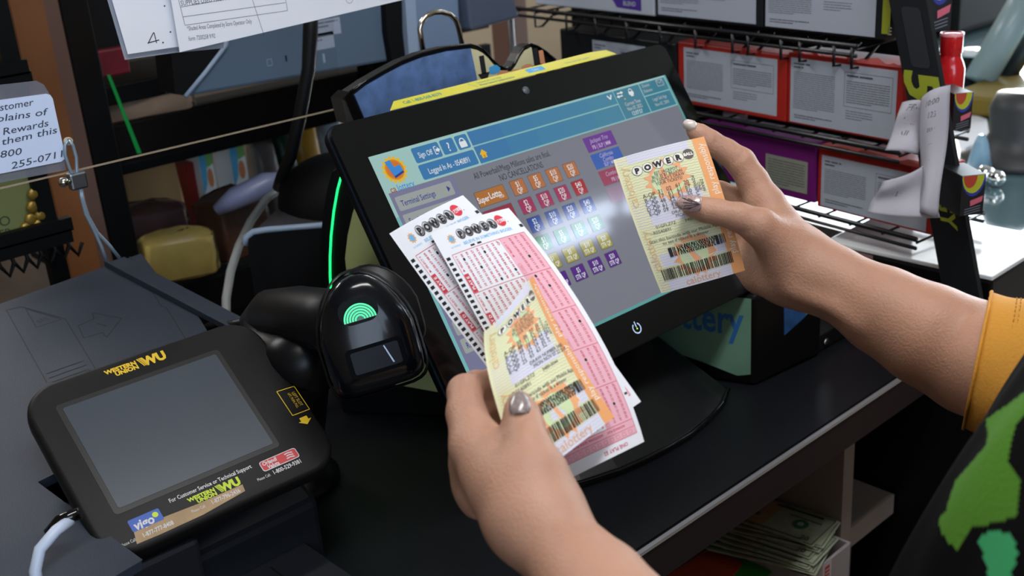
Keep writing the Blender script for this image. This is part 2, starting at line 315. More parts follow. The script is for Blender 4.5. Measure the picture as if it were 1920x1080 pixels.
for i, (cc, a, c2) in enumerate((('#6f3b98', 'Jackpot Trio', 'PB | SLP | MM'), ('#3a62b8', 'California Combo', 'SLP | MM'), ('#a04460', 'Combo Play', 'PB | MM'), ('#9b7f96', '', ''))):
    y = 41.5 + 19 * i; k = scol('promo%d' % i, cc); p.rect(250.5, y, 294, y + 16.5, k, 3); L = scol('lilac', '#c9b8da')
    if i == 1: p.text(272, y + 3.6, 'California', 6.4, L, 4, sx=.8, ital=.3); p.text(272, y + 8.8, 'Combo', 6.4, L, 4, sx=.8, ital=.3); p.text(272, y + 13.8, c2, 5.6, L, 4, sx=.8, bold=.015)
    elif a: p.text(272, y + 5, a, 6.6, L, 4, sx=.8, ital=.3); p.text(272, y + 12, c2, 6, L, 4, sx=.8, bold=.015)
p.line([(310.5, 5.2), (313.6, 10), (316.8, 5.2)], 1.6, S_w, 5)
p.line([(326, 6), (333, 6)], 1.3, S_w, 5); p.line([(326, 9.6), (333, 9.6)], 1.3, S_w, 5); p.poly([(332, 4), (335.6, 6), (332, 8)], S_w, 5); p.poly([(327, 7.6), (323.6, 9.6), (327, 11.6)], S_w, 5)
p.rect(343, 7.4, 350.6, 11, S_w, 5, r=.8); p.ring(346.8, 7, 3, .9, S_w, 5); p.rect(344.6, 10, 349, 13, S_w, 6)
L = scol('lilac2', '#c8c4c0')
p.text(373, 5.4, 'Device', 5.4, L, 5, sx=.8); p.text(373, 11.4, 'Statuses', 5.4, L, 5, sx=.8)
p.frame(391, 3.4, 401, 10.4, .6, L, 5); p.line([(391.6, 3.8), (396, 7.4), (400.6, 3.8)], .6, L, 5)
p.text(342.5, 19.6, 'Current Time', 5.8, L, 5, sx=.75, bold=.01); p.text(342.5, 25.4, 'Nov 07, 2022', 5.8, L, 5, sx=.75, bold=.01); p.text(342.5, 31.4, '12:07:57', 6.4, S_w, 5, sx=.8)
p.text(385, 23, 'Legal Sell Age', 5.6, L, 5, sx=.75); p.text(385, 29.6, 'Nov 07, 2004', 5.6, L, 5, sx=.75)
p.circ(334, 13.8, .9, S_y, 5)
build('display', d, mon)
# power mark and camera dot
b = MB(); p = Print(b, lambda x, y, h: scr(x, y, 1.3 + h), .08)
PL = mat('power_led', '#9fb6d8', .4, emit=.8); PG = mat('power_green', '#c8f04a', .4, emit=1.4)
n = 22; a0, a1 = radians(-58), radians(238)
px, py = 207.5, 240.5
pts = [(px + 5.2 * cos(a0 + (a1 - a0) * i / n), py + 5.2 * sin(a0 + (a1 - a0) * i / n)) for i in range(n + 1)]
p.line(pts, 1.3, PL, 1); p.line([(px, py - 7), (px, py - 1)], 1.3, PL, 1); p.circ(px, py + .5, .8, PG, 2, 10)
build('power_symbol', b, housing)
b = MB(); b.cyl(scr(208, -23, 1.0), scr(208, -23, 2.2), .0042, mat('lens_grey', '#5d6168', .3)); build('camera_dot', b, housing)
# stand: neck and a broad flared foot with a wavy front lip
b = MB()
b.box((.70, .80, .98), (.95, .87, 1.12), BLK); build('neck', b, mon, .01)
foot = [(.60, .745), (.60, .70), (.63, .68), (.66, .667), (.70, .655), (.735, .650), (.765, .648), (.80, .648), (.84, .654), (.875, .664), (.905, .678), (.90, .71), (.87, .80), (.82, .90), (.76, .92), (.69, .84)]
ftop = [(.66, .785), (.655, .765), (.665, .76), (.68, .755), (.705, .75), (.735, .75), (.765, .75), (.79, .75), (.815, .752), (.84, .756), (.86, .762), (.86, .78), (.85, .81), (.81, .88), (.78, .89), (.72, .84)]
b = MB(); FB = mat('foot_black', '#0e0f11', .32, spec=.3); N = len(foot)
vs = [(x, y, .9505) for x, y in foot] + [(x, y, .957) for x, y in foot] + [(x, y, 1.030) for x, y in ftop]
fs = [(i, (i + 1) % N, N + (i + 1) % N, N + i) for i in range(N)] + [(N + i, N + (i + 1) % N, 2 * N + (i + 1) % N, 2 * N + i) for i in range(N)] + [tuple(range(2 * N, 3 * N))]
b.add(vs, fs, FB); build('foot', b, mon, .003)
b = MB(); b.tube([(x, y, .957) for x, y in foot[:13]], .0022, BLKG, 8); build('foot_lip', b, mon)
# yellow instruction sticker along the top of the terminal
YEL = mat('sticker_yellow', '#d8d02c', .4); TEALI = mat('teal_ink', '#1c8a8a', .6); SKY = mat('sky_ink', '#4aa8e0', .5)
fr = wfr(scr(58, -37.5, -3), (1, 0, 0), (0, -sin(radians(40)), cos(radians(40))), None)
b = MB(); q0 = scr(0, -37.6, -2); tp = lambda x, y, h=0: np.array([q0[0] + x / 1000, q0[1] + y * .94 / 1000, q0[2] + y * .34 / 1000 + h / 1000])
b.prism([(46, 0), (356, 0), (352, 12), (330, 15), (60, 13)], 0, .5, YEL, tp)
p = Print(b, lambda x, y, h: tp(x, -y, .5 + h), .1)
p.text(66, -6.5, 'Call 1-800-568-8379', 7, TEALI, 1, al='l', sx=.8, bold=.02); p.text(160, -9.5, 'Terminal, Printer Help', 4, TEALI, 1, al='l', sx=.9); p.text(160, -4.5, 'Winner Claims & Telephone Entries', 4, TEALI, 1, al='l', sx=.8, bold=.02)
p.rect(228, -12, 252, -4, SKY, 1, r=1); p.text(240, -8, 'Sales', 5, WHT, 2, sx=.9); p.text(300, -6, 'Ticket stock and supplies', 3.6, TEALI, 1)
p.line([(150, -12), (156, -2)], .5, TEALI, 1)
build('instruction_sticker', b, mon)
# ---------------------------------------------------------------- printer cover behind the screen, padlock
YC = .925
def planeY(Y, pts): return [atY(x, y, Y) for x, y in pts]
arc = [(656, 172), (685, 152), (720, 132), (752, 115), (790, 100), (835, 89), (880, 83.5), (893, 87), (902, 92), (912, 101), (921, 112), (934, 124), (947, 129), (958, 126), (966, 115), (973, 101), (982, 88), (994, 82), (1006, 87), (1022, 97), (1040, 112)]
A = planeY(YC, arc); base = [A[-1] + [0, 0, -.09], A[0] + [.03, 0, -.10]]
cov = thing('printer_cover', (.80, .98, .95), 'dark curved printer cover with wavy top rising behind the touch screen', 'printer')
yfr = lambda Y: (lambda x, y, z=0: np.array([x, Y + z, y]))
pol = [(p[0], p[2]) for p in A] + [(p[0], p[2]) for p in base]
b = MB(); b.prism(pol[::-1], 0, .014, BLK, yfr(YC), smooth=False); build('cover_shell', b, cov)
BLUEREFL = mat('blue_reflection', '#86acec', .3, .6, noise=(60, .25))  # blue reflection on the black cover, put into its base colour
split = [p for p in A if p[0] <= A[6][0] + 1e-6]
c = np.mean([p for p in A], 0)
def inset(pts, k): return [(p[0] + (.004 if i == 0 else 0), p[2] - k) for i, p in enumerate(pts)]
f = inset(split, .004); b = MB(); b.prism((f + [(f[-1][0] + .016, f[-1][1] - .10), (f[0][0] + .03, f[0][1] - .09)])[::-1], -.002, 0, BLUEREFL, yfr(YC)); build('reflection_panel', b, cov)
r = [(p[0], p[2] - .004) for p in A[6:]]; CRM = mat('ticket_cream', '#d8d0a4', .5); PCH = mat('peach', '#e09a70', .5)
b = MB(); b.prism((r[:-3] + [(r[-4][0] + .012, r[-4][1] - .10), (r[0][0] + .016, r[0][1] - .10)])[::-1], -.002, 0, CRM, yfr(YC))
pf = lambda x, y, h: np.array([x, YC - .002 - h, y]); 
def arrow(cx, cz, s):
    for q in ([(cx - .0035, cz + .02), (cx + .0035, cz + .02), (cx + .0055, cz), (cx - .0015, cz)], [(cx - .007, cz + .001), (cx + .010, cz + .001), (cx + .003, cz - .013)]):
        b.add([pf(x, z, .0004) for x, z in q], [tuple(range(len(q)))], INK)
a1 = atY(901, 118, YC); a2 = atY(1001, 100, YC)
arrow(a1[0], a1[2] - .012, 1); arrow(a2[0], a2[2] - .014, 1)
g1 = atY(1007, 95, YC)
b.add([pf(x, z, .0003) for x, z in ((g1[0], g1[2]), (g1[0] + .007, g1[2]), (g1[0] + .015, g1[2] - .05), (g1[0] + .006, g1[2] - .05))], [(0, 1, 2, 3)], PCH)
for i, (x, z) in enumerate(((925, 130), (940, 140), (962, 138), (985, 128))):
    q = atY(x, z, YC); b.add([pf(q[0] + .008 * cos(k * pi / 4) * (1 + .4 * (k % 2)), q[2] + .005 * sin(k * pi / 4), .0003) for k in range(8)], [tuple(range(8))], [SKY, PCH, PCH, PCH][i])
build('ticket_chute_panel', b, cov)
L0 = atY(641, 186, YC + .02); L1 = atY(656, 172, YC); L2 = atY(697, 217, YC); L3 = atY(652, 232, YC + .02)
b = MB(); b.add([L0, L1, L2, L3, L0 + [0, .02, 0], L1 + [0, .02, 0], L2 + [0, .02, 0], L3 + [0, .02, 0]], [(0, 3, 2, 1), (0, 1, 5, 4), (3, 7, 6, 2), (4, 5, 6, 7), (0, 4, 7, 3)], mat('rough_grey', '#3d3a38', .6, bump=(700, .5))); build('cover_cheek', b, cov)
b = MB(); b.tube([p + np.array([0, -.001, 0]) for p in A], .0016, BLKG, 8); build('cover_rim', b, cov)
pk = thing('padlock', atY(830, 110, YC + .05), 'steel padlock whose shackle loops above the printer cover', 'padlock')
b = MB(); S = [(797, 112), (791, 80), (787, 55), (790, 42), (799, 30), (813, 23.5), (828, 22.5), (843, 27), (855, 38), (860, 52), (865, 75), (869, 100)]
b.tube([atY(x, y, YC + .05) for x, y in S], .0029, mat('shackle', '#cfc8bc', .14, 1), 12); build('shackle', b, pk)
q = atY(833, 128, YC + .05); b = MB(); b.box((q[0] - .028, q[1] - .009, q[2] - .04), (q[0] + .028, q[1] + .009, q[2] + .0), STEEL); build('body', b, pk, .004)
# ---------------------------------------------------------------- terminal base unit with the green light line (left, behind the screen)
def vplane(P0, e, px, py):
    e = np.array([e[0], e[1], 0.]); e /= np.linalg.norm(e); n = np.cross(e, [0, 0, 1]); P = np.array([P0[0], P0[1], 0.])
    r = ray(px, py); t = (n @ P) / (n @ r); q = r * t; return (q - P) @ e, q[2] + EYE
eU = (.6, -.8); PU = (.60, .98)
bu = thing('lottery_base_unit', (.70, 1.0, .95), 'black rounded unit with green light line and pale lottery panel behind the scanner', 'printer')
_e = np.array([.6, -.8, 0]); _n = np.array([.8, .6, 0]); P3 = np.array([PU[0], PU[1], 0.])
ufr = lambda s, z, d=0: P3 + _e * s + np.array([0, 0, z]) + _n * d
led = [vplane(PU, eU, x, y) for x, y in ((643, 322), (634, 355), (627, 395), (622, 440), (620, 480), (620, 512), (622, 560))]
bot = .952
outl = [(s - .012, z) for s, z in led] + [(led[-1][0] - .005, bot), (.17, bot), (.20, bot + .05), (.20, led[0][1] - .02), (led[0][0] + .03, led[0][1] + .02)]
b = MB(); b.prism(outl, 0, .16, BLK, ufr); b_ = build('body', b, bu)
GRN = mat('green_light', '#18e86a', .4, emit=2.6)
b = MB(); b.tube([ufr(s, z, -.002) for s, z in led], .0012, GRN, 8); build('light_line', b, bu)
pan = [vplane(PU, eU, x, y) for x, y in ((690, 330), (672, 370), (662, 400), (653, 440), (648, 483), (652, 520), (640, 600), (600, 660), (580, 690), (700, 712), (830, 735))]
pan = [(s, max(z, bot + .012)) for s, z in pan] + [(.195, bot + .06), (.195, pan[0][1])]
PG2 = mat('pale_green', '#a9b277', .45, noise=(7, .2)); PO = mat('ochre', '#8a6a2e', .45, noise=(7, .25))
b = MB(); b.prism(pan, -.002, 0, PG2, ufr); build('lottery_panel', b, bu)
# ---------------------------------------------------------------- ticket printer at the right of the screen
C0 = np.array([.94, .668, 0]); eL = np.array([-.35, .94, 0]); eL /= np.linalg.norm(eL); eR = np.array([1, -.1, 0]); eR /= np.linalg.norm(eR)
tpz = 1.060
tp_ = thing('ticket_printer', (1.0, .76, .95), 'black ticket printer with pale green lottery side panel right of the screen', 'printer')
bc = [C0, C0 + eR * .115, C0 + eR * .125 + eL * .27, C0 + eL * .27]
b = MB(); b.add([(p[0], p[1], .951) for p in bc] + [(p[0], p[1], tpz) for p in bc], [(3, 2, 1, 0), (4, 5, 6, 7), (0, 1, 5, 4), (1, 2, 6, 5), (2, 3, 7, 6), (3, 0, 4, 7)], BLK); build('body', b, tp_, .005)
nL = np.cross(eL, [0, 0, 1]); nL = -nL if nL[0] > 0 else nL
lf = lambda s, z, d=0: C0 + eL * (s / 1000) + np.array([0, 0, z / 1000]) + nL * (d / 1000)
PGT = mat('pale_teal_panel', '#6f9a86', .4, noise=(9, .25)); BL2 = mat('lottery_blue', '#2f6fb4', .5)
b = MB(); b.prism([(5, 965), (20, 961), (60, 972), (120, 985), (200, 992), (250, 995), (250, 1056), (5, 1056)], 0, .8, PGT, lf)
p = Print(b, lambda x, y, h: lf(-x, -y, .8 + h), .15); p.text(-13, -1030, 'calottery', 50, BL2, 1, al='r', sx=.72, bold=.02)
build('lottery_panel', b, tp_)
nR = -np.cross(eR, [0, 0, 1]); nR = nR if nR[1] < 0 else -nR
rf = lambda s, z, d=0: C0 + eR * (s / 1000) + np.array([0, 0, z / 1000]) + nR * (d / 1000)
b = MB(); b.prism([(48, 998), (84, 1010), (90, 1045), (46, 1045)], 0, .8, mat('sign_blue', '#2b5c9a', .35, noise=(60, .35)), rf)
b.prism([(84, 1010.5), (100, 1020), (102, 1045), (90.3, 1045)], 0, .7, mat('sign_grey', '#9a9ca2', .5), rf); build('front_label', b, tp_)
# ---------------------------------------------------------------- hand-held barcode scanner in its cradle, facing the clerk
sc = thing('barcode_scanner', (.66, .86, .95), 'glossy black hand scanner with green ring window resting in its cradle', 'barcode scanner')
H = D(688, 622, .90); vw = -ray(688, 622); vw = vw / np.linalg.norm(vw)       # axis towards the clerk
fwd = np.array([-.50, -.78, .30]); fwd /= np.linalg.norm(fwd)
upv = RC @ np.array([-.30, 1, .0]); upv = upv - fwd * (upv @ fwd); upv /= np.linalg.norm(upv); sd = np.cross(upv, fwd); sd /= np.linalg.norm(sd)
def sfr(x, y, z=0): return H + (sd * x + upv * y + fwd * z) / 1000      # x right, y up, z to viewer, mm
if (RC.T @ sd)[0] < 0: sd = -sd
def egg(w, h, top=.62, n=28, ox=0, oy=0):
    out = []
    for k in range(n):
        a = 2 * pi * k / n; c_, s_ = cos(a), sin(a); ex = .36 if s_ < 0 else .92
        wx = w * (1 - .24 * max(0, s_) + .03 * max(0, -s_)); out.append((ox + wx * math.copysign(abs(c_) ** ex, c_), oy + h * math.copysign(abs(s_) ** ex, s_)))
    return out
b = MB(); secs = [(-60, 26, 34), (-52, 33, 42), (-30, 37, 46), (-6, 39, 48.5), (2, 38, 47.5), (8, 34, 43), (11, 28, 37), (12.5, 20, 28), (13.2, 10, 14), (13.3, 3, 5)]
b.rings([[sfr(x, y, z) for x, y in egg(w, h)] for z, w, h in secs], mat('scanner_black', '#07090f', .16, coat=.2, spec=.3)); head = build('head', b, sc)
b = MB(); b.rings([[sfr(x, y, z) for x, y in egg(w, h)] for z, w, h in ((-14, 40.5, 50.5), (-11, 42, 52), (-7, 42, 52), (-4.5, 40.2, 50))], SATIN, caps=False); build('rubber_band', b, head)
FACE = mat('scanner_face', '#0b1120', .12, coat=.5)
b = MB(); b.prism(rr(-22, -33, 25, -9, 4), 10.5, 13.4, mat('window_frame_black', '#030407', .5, spec=.05), sfr); b.prism(rr(-18, -30, 21, -12, 2), 13.4, 13.7, mat('scan_glass', '#05070c', .3, spec=.12), sfr)
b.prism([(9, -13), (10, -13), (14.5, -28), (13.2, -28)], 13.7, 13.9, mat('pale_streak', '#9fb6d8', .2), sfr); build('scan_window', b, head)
DG = mat('green_window', '#0a5c34', .25, emit=.15); GL = mat('green_glow', '#34e08a', .3, emit=1.1)
b = MB(); b.prism([(x - 2, y) for x, y in rr(-16, 9, 16, 29, 9, 6)], 10, 13.4, mat('window_recess', '#030806', .4, spec=.1), sfr)
p = Print(b, lambda x, y, h: sfr(x - 2, -y, 13.4 + h), .2); p.poly([(13 * cos(a * pi / 12), -11.5 - 13 * sin(a * pi / 12)) for a in range(13)], DG, 1)
for r0 in (12.6, 10.4, 8.2, 6.0, 3.8): p.line([(r0 * cos(a * pi / 16), -11.8 - r0 * sin(a * pi / 16)) for a in range(17)], 1.25, GL, 2)
build('green_window', b, head)
b = MB(); hd = [H + sd * .0 + fwd * -.02, D(610, 600, .95), D(560, 590, 1.0), D(510, 590, 1.04), D(470, 605, 1.07)]
b.tube(hd, [.030, .027, .026, .024, .012], BLK, 20); build('handle', b, sc)
b = MB(); b.tube([D(480, 600, 1.05), D(495, 655, 1.03), D(540, 675, 1.0), D(600, 680, .97)], [.012, .022, .026, .026], SATIN, 16); b.tube([D(560, 660, 1.0), D(560, 740, 1.06), np.array([.475, .90, .995])], [.03, .028, .04], SATIN, 18); build('cradle', b, sc)
b = MB(); q = np.array([.475, .90, .951]); b.rings([[(q[0] + r_ * .6 * cos(2 * pi * k / 28), q[1] + r_ * .6 * sin(2 * pi * k / 28), z) for k in range(28)] for z, r_ in ((.951, .085), (.957, .085), (.966, .06), (.975, .035))], SATIN); build('cradle_foot', b, sc)
b = MB(); b.tube([D(470, 605, 1.07), D(430, 612, 1.12), D(395, 614, 1.18), D(380, 622, 1.2)], .006, BLK); build('scanner_cable', b, sc)
b = MB(); b.rings([[sfr(x + 10, y + 14, z) for x, y in egg(w, h)] for z, w, h in ((-70, 30, 30), (-50, 36, 36), (-24, 38, 38), (-20, 36, 36))], SATIN); build('cradle_ring', b, sc)
# ---------------------------------------------------------------- document scanner / printer under the tablet
SL = mat('slate_plastic', '#2c333f', .55, bump=(900, .2), noise=(5, .06), spec=.3); SLD = mat('slate_dark', '#10131a', .6, spec=.25); ENG = mat('engraving', '#14171c', .7)
pr = thing('document_printer', (.28, 1.0, .95), 'slate grey document printer with sloping paper tray, left of the scanner', 'printer')
yx = np.array([.985, .155, 0]); yx /= np.linalg.norm(yx); dn = np.array([-.155, -.98, -.158]); dn -= yx * (dn @ yx); dn /= np.linalg.norm(dn)
P0t = D(265, 475, 1.245); trf = wfr(P0t, yx, dn, np.cross(dn, yx))       # x right, y towards clerk
if trf(0, 0, 1)[2] < P0t[2]: trf = wfr(P0t, yx, dn, -np.cross(dn, yx))
def tl(px, py):
    ez = trf(0, 0, 1) - trf(0, 0, 0); r = ray(px, py); o = P0t - np.array([0, 0, EYE]); q = r * (ez @ o) / (ez @ r) - o
    return (q @ yx * 1000, q @ dn * 1000)
b = MB(); pts = [tl(265, 475), tl(333, 567), tl(352, 561), tl(392, 626), tl(440, 700)]
b.prism([(-380, 0), (pts[0][0], 0), pts[1], pts[2], pts[3], (pts[3][0] + 8, 285), (-300, 285), (-300, 420), (-380, 420)][::-1], -10, 0, SL, trf); build('paper_tray', b, pr, .0015)
g0 = tl(190, 497); g1 = tl(290, 655)
b = MB(); b.prism([(g0[0], 0), (g0[0] + 3.5, 0), (g0[0] + 3.5, 240), (g0[0], 240)][::-1], 0, 7, SL, trf); b.prism([(g0[0] + 3.5, 0.5), (pts[0][0] - 22, .5), (pts[0][0] - 22, 240), (g0[0] + 3.5, 240)][::-1], 0, 3.5, SL, trf); build('side_guide', b, pr, .001)
b = MB(); p = Print(b, lambda x, y, h: trf(x, y, h), .25)
k1, k2, k3, k4 = tl(12, 582), tl(40, 575), tl(122, 598), tl(181, 695)
p.line([tl(88, 718), k1, k2, k3, k4], 1.1, ENG); fx = [tl(48, 579), tl(68, 614), tl(116, 599), tl(48, 579)]; p.line(fx, .9, ENG)
q = tl(80, 600); p.text(q[0], q[1], '123', 8, ENG, 1, rot=190)
p.line([tl(147, 611), tl(176, 598), tl(174, 587), tl(228, 597), tl(200, 633), tl(192, 624), tl(157, 634), tl(147, 611)], 1.1, ENG); q = tl(194, 608); p.text(q[0], q[1], '1', 17, ENG, 1, rot=195)
for i in range(3): p.line([tl(87 + 5 * i, 701 + 8 * i), tl(158 + 4 * i, 676 + 8 * i)], 1, ENG)
q = tl(168, 696); p.text(q[0], q[1], 'R', 8, ENG, 1, rot=190)
e1, e2 = (pts[0][0] - 22, 0), (pts[0][0] - 22, 60); p.line([tl(243, 481), tl(303, 575), tl(312, 577), tl(348, 636)], 1, ENG)
build('tray_engraving', b, pr)
b = MB(); cz = P0t[2]
bx = [(-.20, .75), (.42, .75), (.46, 1.05), (.50, 1.17), (-.2, 1.17)]
b.add([(x, y, .951) for x, y in bx] + [(x, y, z) for (x, y), z in zip(bx, (1.02, 1.02, 1.08, 1.10, 1.10))], [(4, 3, 2, 1, 0), (5, 6, 7, 8, 9)] + [(i, (i + 1) % 5, 5 + (i + 1) % 5, 5 + i) for i in range(5)], SLD); build('body', b, pr, .006)
b = MB(); c0 = D(15, 850, .98); 
for i in range(4):
    z0 = .99 - .0; b.box((.13 + .004 * i, .80 - .024 * i, 1.0), (.30, .822 - .024 * i, 1.075 - .008 * i), SLD)
build('ribbed_side', b, pr, .004)
b = MB()
for i in range(9): b.box((.20 + .02 * i, .665, .9845), (.2015 + .02 * i, .74, .9865), BLKM)
b.box((-.1, .66, .951), (.40, .75, .985), SLD); build('output_tray', b, pr, .003)
# ---------------------------------------------------------------- tablet with money transfer stickers
tb0 = D(117, 768, .885); XA, TA = radians(-2), radians(34)
tf = wfr(tb0, (cos(XA), sin(XA), 0), (sin(XA) * cos(TA), -cos(XA) * cos(TA), -sin(TA)))
_z = np.cross((cos(XA), sin(XA), 0), (sin(XA) * cos(TA), -cos(XA) * cos(TA), -sin(TA))); sg = 1 if _z[2] > 0 else -1
tf0 = wfr(tb0, (cos(XA), sin(XA), 0), (sin(XA) * cos(TA), -cos(XA) * cos(TA), -sin(TA)), _z * sg)
tf = lambda x, y, z=0.: tf0(x * .885, y * .885, z * .885)
tab = thing('tablet', tf(80, 150, -20), 'black tablet with grey blank screen and money transfer stickers, lying on the printer', 'tablet')
TBK = mat('tablet_rubber', '#0e0c0b', .55, bump=(900, .12), spec=.3)
def tabout(g=0): return [(x, y) for x, y in rr(-29 - g, -31 - g, 203 + g, 156 + g, 32, 8)]
b = MB(); rg = [[tf(88 + (x - 88) * s, 62 + (y - 62) * s, z) for x, y in tabout()] for s, z in ((.93, -22), (.99, -18), (1, -10), (1, -3), (.985, 0), (.96, 1.2))]
b.rings(rg, TBK, caps=True); case = build('case', b, tab)
b = MB(); b.prism(rr(-5, -5, 155, 118, 4, 4), 1.2, 1.6, mat('recess_black', '#060606', .4), tf); b.prism(rr(0, 0, 150, 113, 2, 3), 1.6, 2.0, mat('tablet_glass', '#39414a', .28, noise=(9, .08), spec=.7), tf); build('screen', b, tab)
b = MB(); p = Print(b, lambda x, y, h: tf(x, y, 1.3 + h), .15); WY = mat('sticker_amber', '#e0b81c', .5); WL = mat('sticker_lime', '#bcd02a', .5); LW = mat('letter_white', '#c9c9c9', .6)
def wumark(x, y, c, k=1):
    p.text(x + 29 * k, y - 2 * k, 'WESTERN', 6.2 * k, c, 2, al='r', sx=1.12, bold=.05); p.text(x + 29 * k, y + 3.2 * k, 'UNION', 6.2 * k, c, 2, al='r', sx=1.12, bold=.05)
    for i in range(3): p.line([(x + (31 + 1.7 * i) * k, y - 5 * k), (x + (35 + 1.7 * i) * k, y + 5 * k)], 1.0 * k, c, 2)
    p.text(x + 46.5 * k, y, 'WU', 13.5 * k, c, 2, bold=.06, sx=1.0)
wumark(50.5, -19, WY, .97); build('brand_print', b, case)
b = MB(); p = Print(b, lambda x, y, h: tf(x, y, 1.3 + h), .15)
RG = [(182, 63), (200.5, 64.5), (200.5, 94), (182, 93.5), (182, 63)]; p.line(RG, .7, WY)
p.text(196, 78.5, 'LEFT SLOT', 4.6, WY, 1, rot=-90, sx=.8); p.text(191.5, 78.5, 'LIFT, PUSH, PULL', 3.6, WY, 1, rot=-90, sx=.7); p.poly([(186, 99), (194, 99), (194, 103), (197, 103), (190, 108), (183, 103), (186, 103)], WY)
build('slot_diagram', b, case); b = MB(); p = Print(b, lambda x, y, h: tf(x, y, 1.3 + h), .15)
p.text(80, 125, 'For Customer Service or Technical Support', 5.6, LW, 1, sx=.8, bold=.015)
wumark(56, 133.5, WL, .82)
build('support_print', b, case); b = MB(); p = Print(b, lambda x, y, h: tf(x, y, 1.3 + h), .15)
p.poly([(2, 137), (28, 137), (60, 138.5), (104, 138.5), (103, 145.5), (60, 150), (20, 150.5), (-1, 150)], mat('torn_tape', '#a58a68', .8, noise=(50, .15)), 1)
p.text(52, 143, 'Please Call:', 4.2, LW, 3, al='l', sx=.7); p.text(71, 142.6, '1-877-796-2436', 5.8, LW, 3, al='l', sx=.75, bold=.02)
build('torn_tape', b, case); b = MB(); p = Print(b, lambda x, y, h: tf(x, y, 1.3 + h), .15)
p.rect(127.5, 125, 165.5, 136, LW, 1, r=2.4); p.rect(128.2, 125.7, 164.8, 135.3, mat('sticker_red', '#c0363a', .5), 2, r=2)
p.text(129.5, 128.2, 'Orlandi', 5.6, LW, 3, al='l', sx=.85, bold=.03, ital=.2); p.text(132.5, 133, 'Valuta', 5.6, LW, 3, al='l', sx=.85, bold=.03, ital=.2)
for i in range(3): p.line([(153 + (i % 2), 128 + 2.4 * i), (157, 127.6 + 2.4 * i), (161, 128.6 + 2.4 * i)], 1.1, LW, 3)
build('red_sticker', b, case, label='red sticker with white lettering'); b = MB(); p = Print(b, lambda x, y, h: tf(x, y, 1.3 + h), .15)
p.text(118, 140.5, 'Please Call:', 4.2, LW, 1, al='l', sx=.7); p.text(134, 140, '1-800-529-9381', 6, LW, 1, al='l', sx=.78, bold=.02)
build('phone_print', b, case); b = MB(); p = Print(b, lambda x, y, h: tf(x, y, 1.3 + h), .15)
p.rect(1, 127, 29, 139, mat('sticker_blue', '#2f56a8', .5), 2, r=1.4); p.text(3.5, 134, 'vigo', 12, LW, 3, al='l', sx=.9, bold=.03, ital=.15); p.circ(24, 131.8, 2.6, WL, 4)
build('blue_sticker', b, case, label='blue sticker with white lettering'); b = MB(); p = Print(b, lambda x, y, h: tf(x, y, 1.3 + h), .15)
p.text(-13, 145.5, 'Please Call:', 4.2, LW, 3, al='l', sx=.7); p.text(6, 145, '1-877-777-8408', 5.8, LW, 3, al='l', sx=.75, bold=.02)
build('caller_print', b, case)
b = MB(); b.tube([D(133, 975, .80), D(105, 995, .79), D(75, 1030, .78), D(66, 1070, .78), D(72, 1120, .78), D(100, 1200, .80)], .0042, mat('white_cable', '#b8c4d8', .4), 12)
build('charging_cable', b, label='thick white cable curving down from the tablet\'s left edge', cat='cable')
b = MB(); b.tube([D(150, 962, .80), D(112, 975, .80), D(92, 1000, .80)], .0045, BLKG, 12); build('plug', b, tab)
# ---------------------------------------------------------------- cables, LED arc table edge behind the scanner
GC = mat('grey_cable', '#8d8f8e', .5)
b = MB(); b.tube([D(528, 352, 1.45), D(500, 372, 1.42), D(470, 415, 1.38), D(448, 460, 1.35), D(432, 510, 1.32), D(424, 560, 1.3), D(424, 600, 1.28), D(432, 622, 1.28)], .0052, GC, 12)
build('network_cable', b, label='light grey cable arching up from behind the scanner handle', cat='cable')
b = MB(); b.tube([D(585, -40, 1.3), D(582, 60, 1.32), D(578, 130, 1.34), D(562, 220, 1.36), D(546, 290, 1.38), D(528, 330, 1.4), D(521, 352, 1.42)], [.007, .009, .008, .008, .008, .007, .007], mat('black_cable', '#0b0c0f', .5), 12)
build('power_cable', b, label='thick black cable hanging down between the paper form and the screen', cat='cable')
b = MB(); pl = [D(458, 460, 1.32), D(462, 445, 1.32), D(475, 435, 1.32), D(500, 431, 1.32), D(560, 426, 1.33), D(640, 420, 1.34)]
b.tube(pl, .004, mat('grey_edge', '#8fa3b8', .35), 8)
top = [p + ray(540, 400) * 0 + np.array([.12, .10, 0]) for p in pl[2:]]
vs = [*pl[2:], *top]; k = len(top); b.add(vs, [(i, i + 1, k + i + 1, k + i) for i in range(k - 1)], mat('grey_top', '#3c3a3d', .5))
b.add([*pl[1:], *[p + np.array([0, .005, -.12]) for p in pl[1:]]], [(i, i + 1, len(pl) + i, len(pl) - 1 + i) for i in range(len(pl) - 2)], BLKM)
build('cash_drawer', b, solid=.003, label='dark drawer with a light grey rounded edge behind the scanner', cat='drawer')
b = MB(); q = D(635, 375, 1.42); b.ball(q, (.075, .08, .06), BLKM, 24); build('helmet_shaped_cover', b, label='domed black cover behind the green light line', cat='cover')
# ---------------------------------------------------------------- hanging paperwork (top left)
ink2 = mat('form_ink', '#3a3f4c', .8); POLY = mat('poly_sleeve', '#b9c4d4', .25, alpha=.42)
def card(c0, c1, c2, c3):   # corner points TL TR BR BL -> map (u, v, h)
    c = [np.array(q) for q in (c0, c1, c2, c3)]; n = np.cross(c[1] - c[0], c[3] - c[0]); n /= np.linalg.norm(n)
    if n @ (np.array([0, 0, EYE]) - c[0]) < 0: n = -n
    return lambda u, v, h=0: (c[0] * (1 - u) + c[1] * u) * (1 - v) + (c[3] * (1 - u) + c[2] * u) * v + n * h / 1000
df = .92
f1 = card(D(302, -130, df), D(770, -215, df + .12), D(763, -3, df + .12), D(337, 98, df))      # the form
W1, H1 = 185., 100.
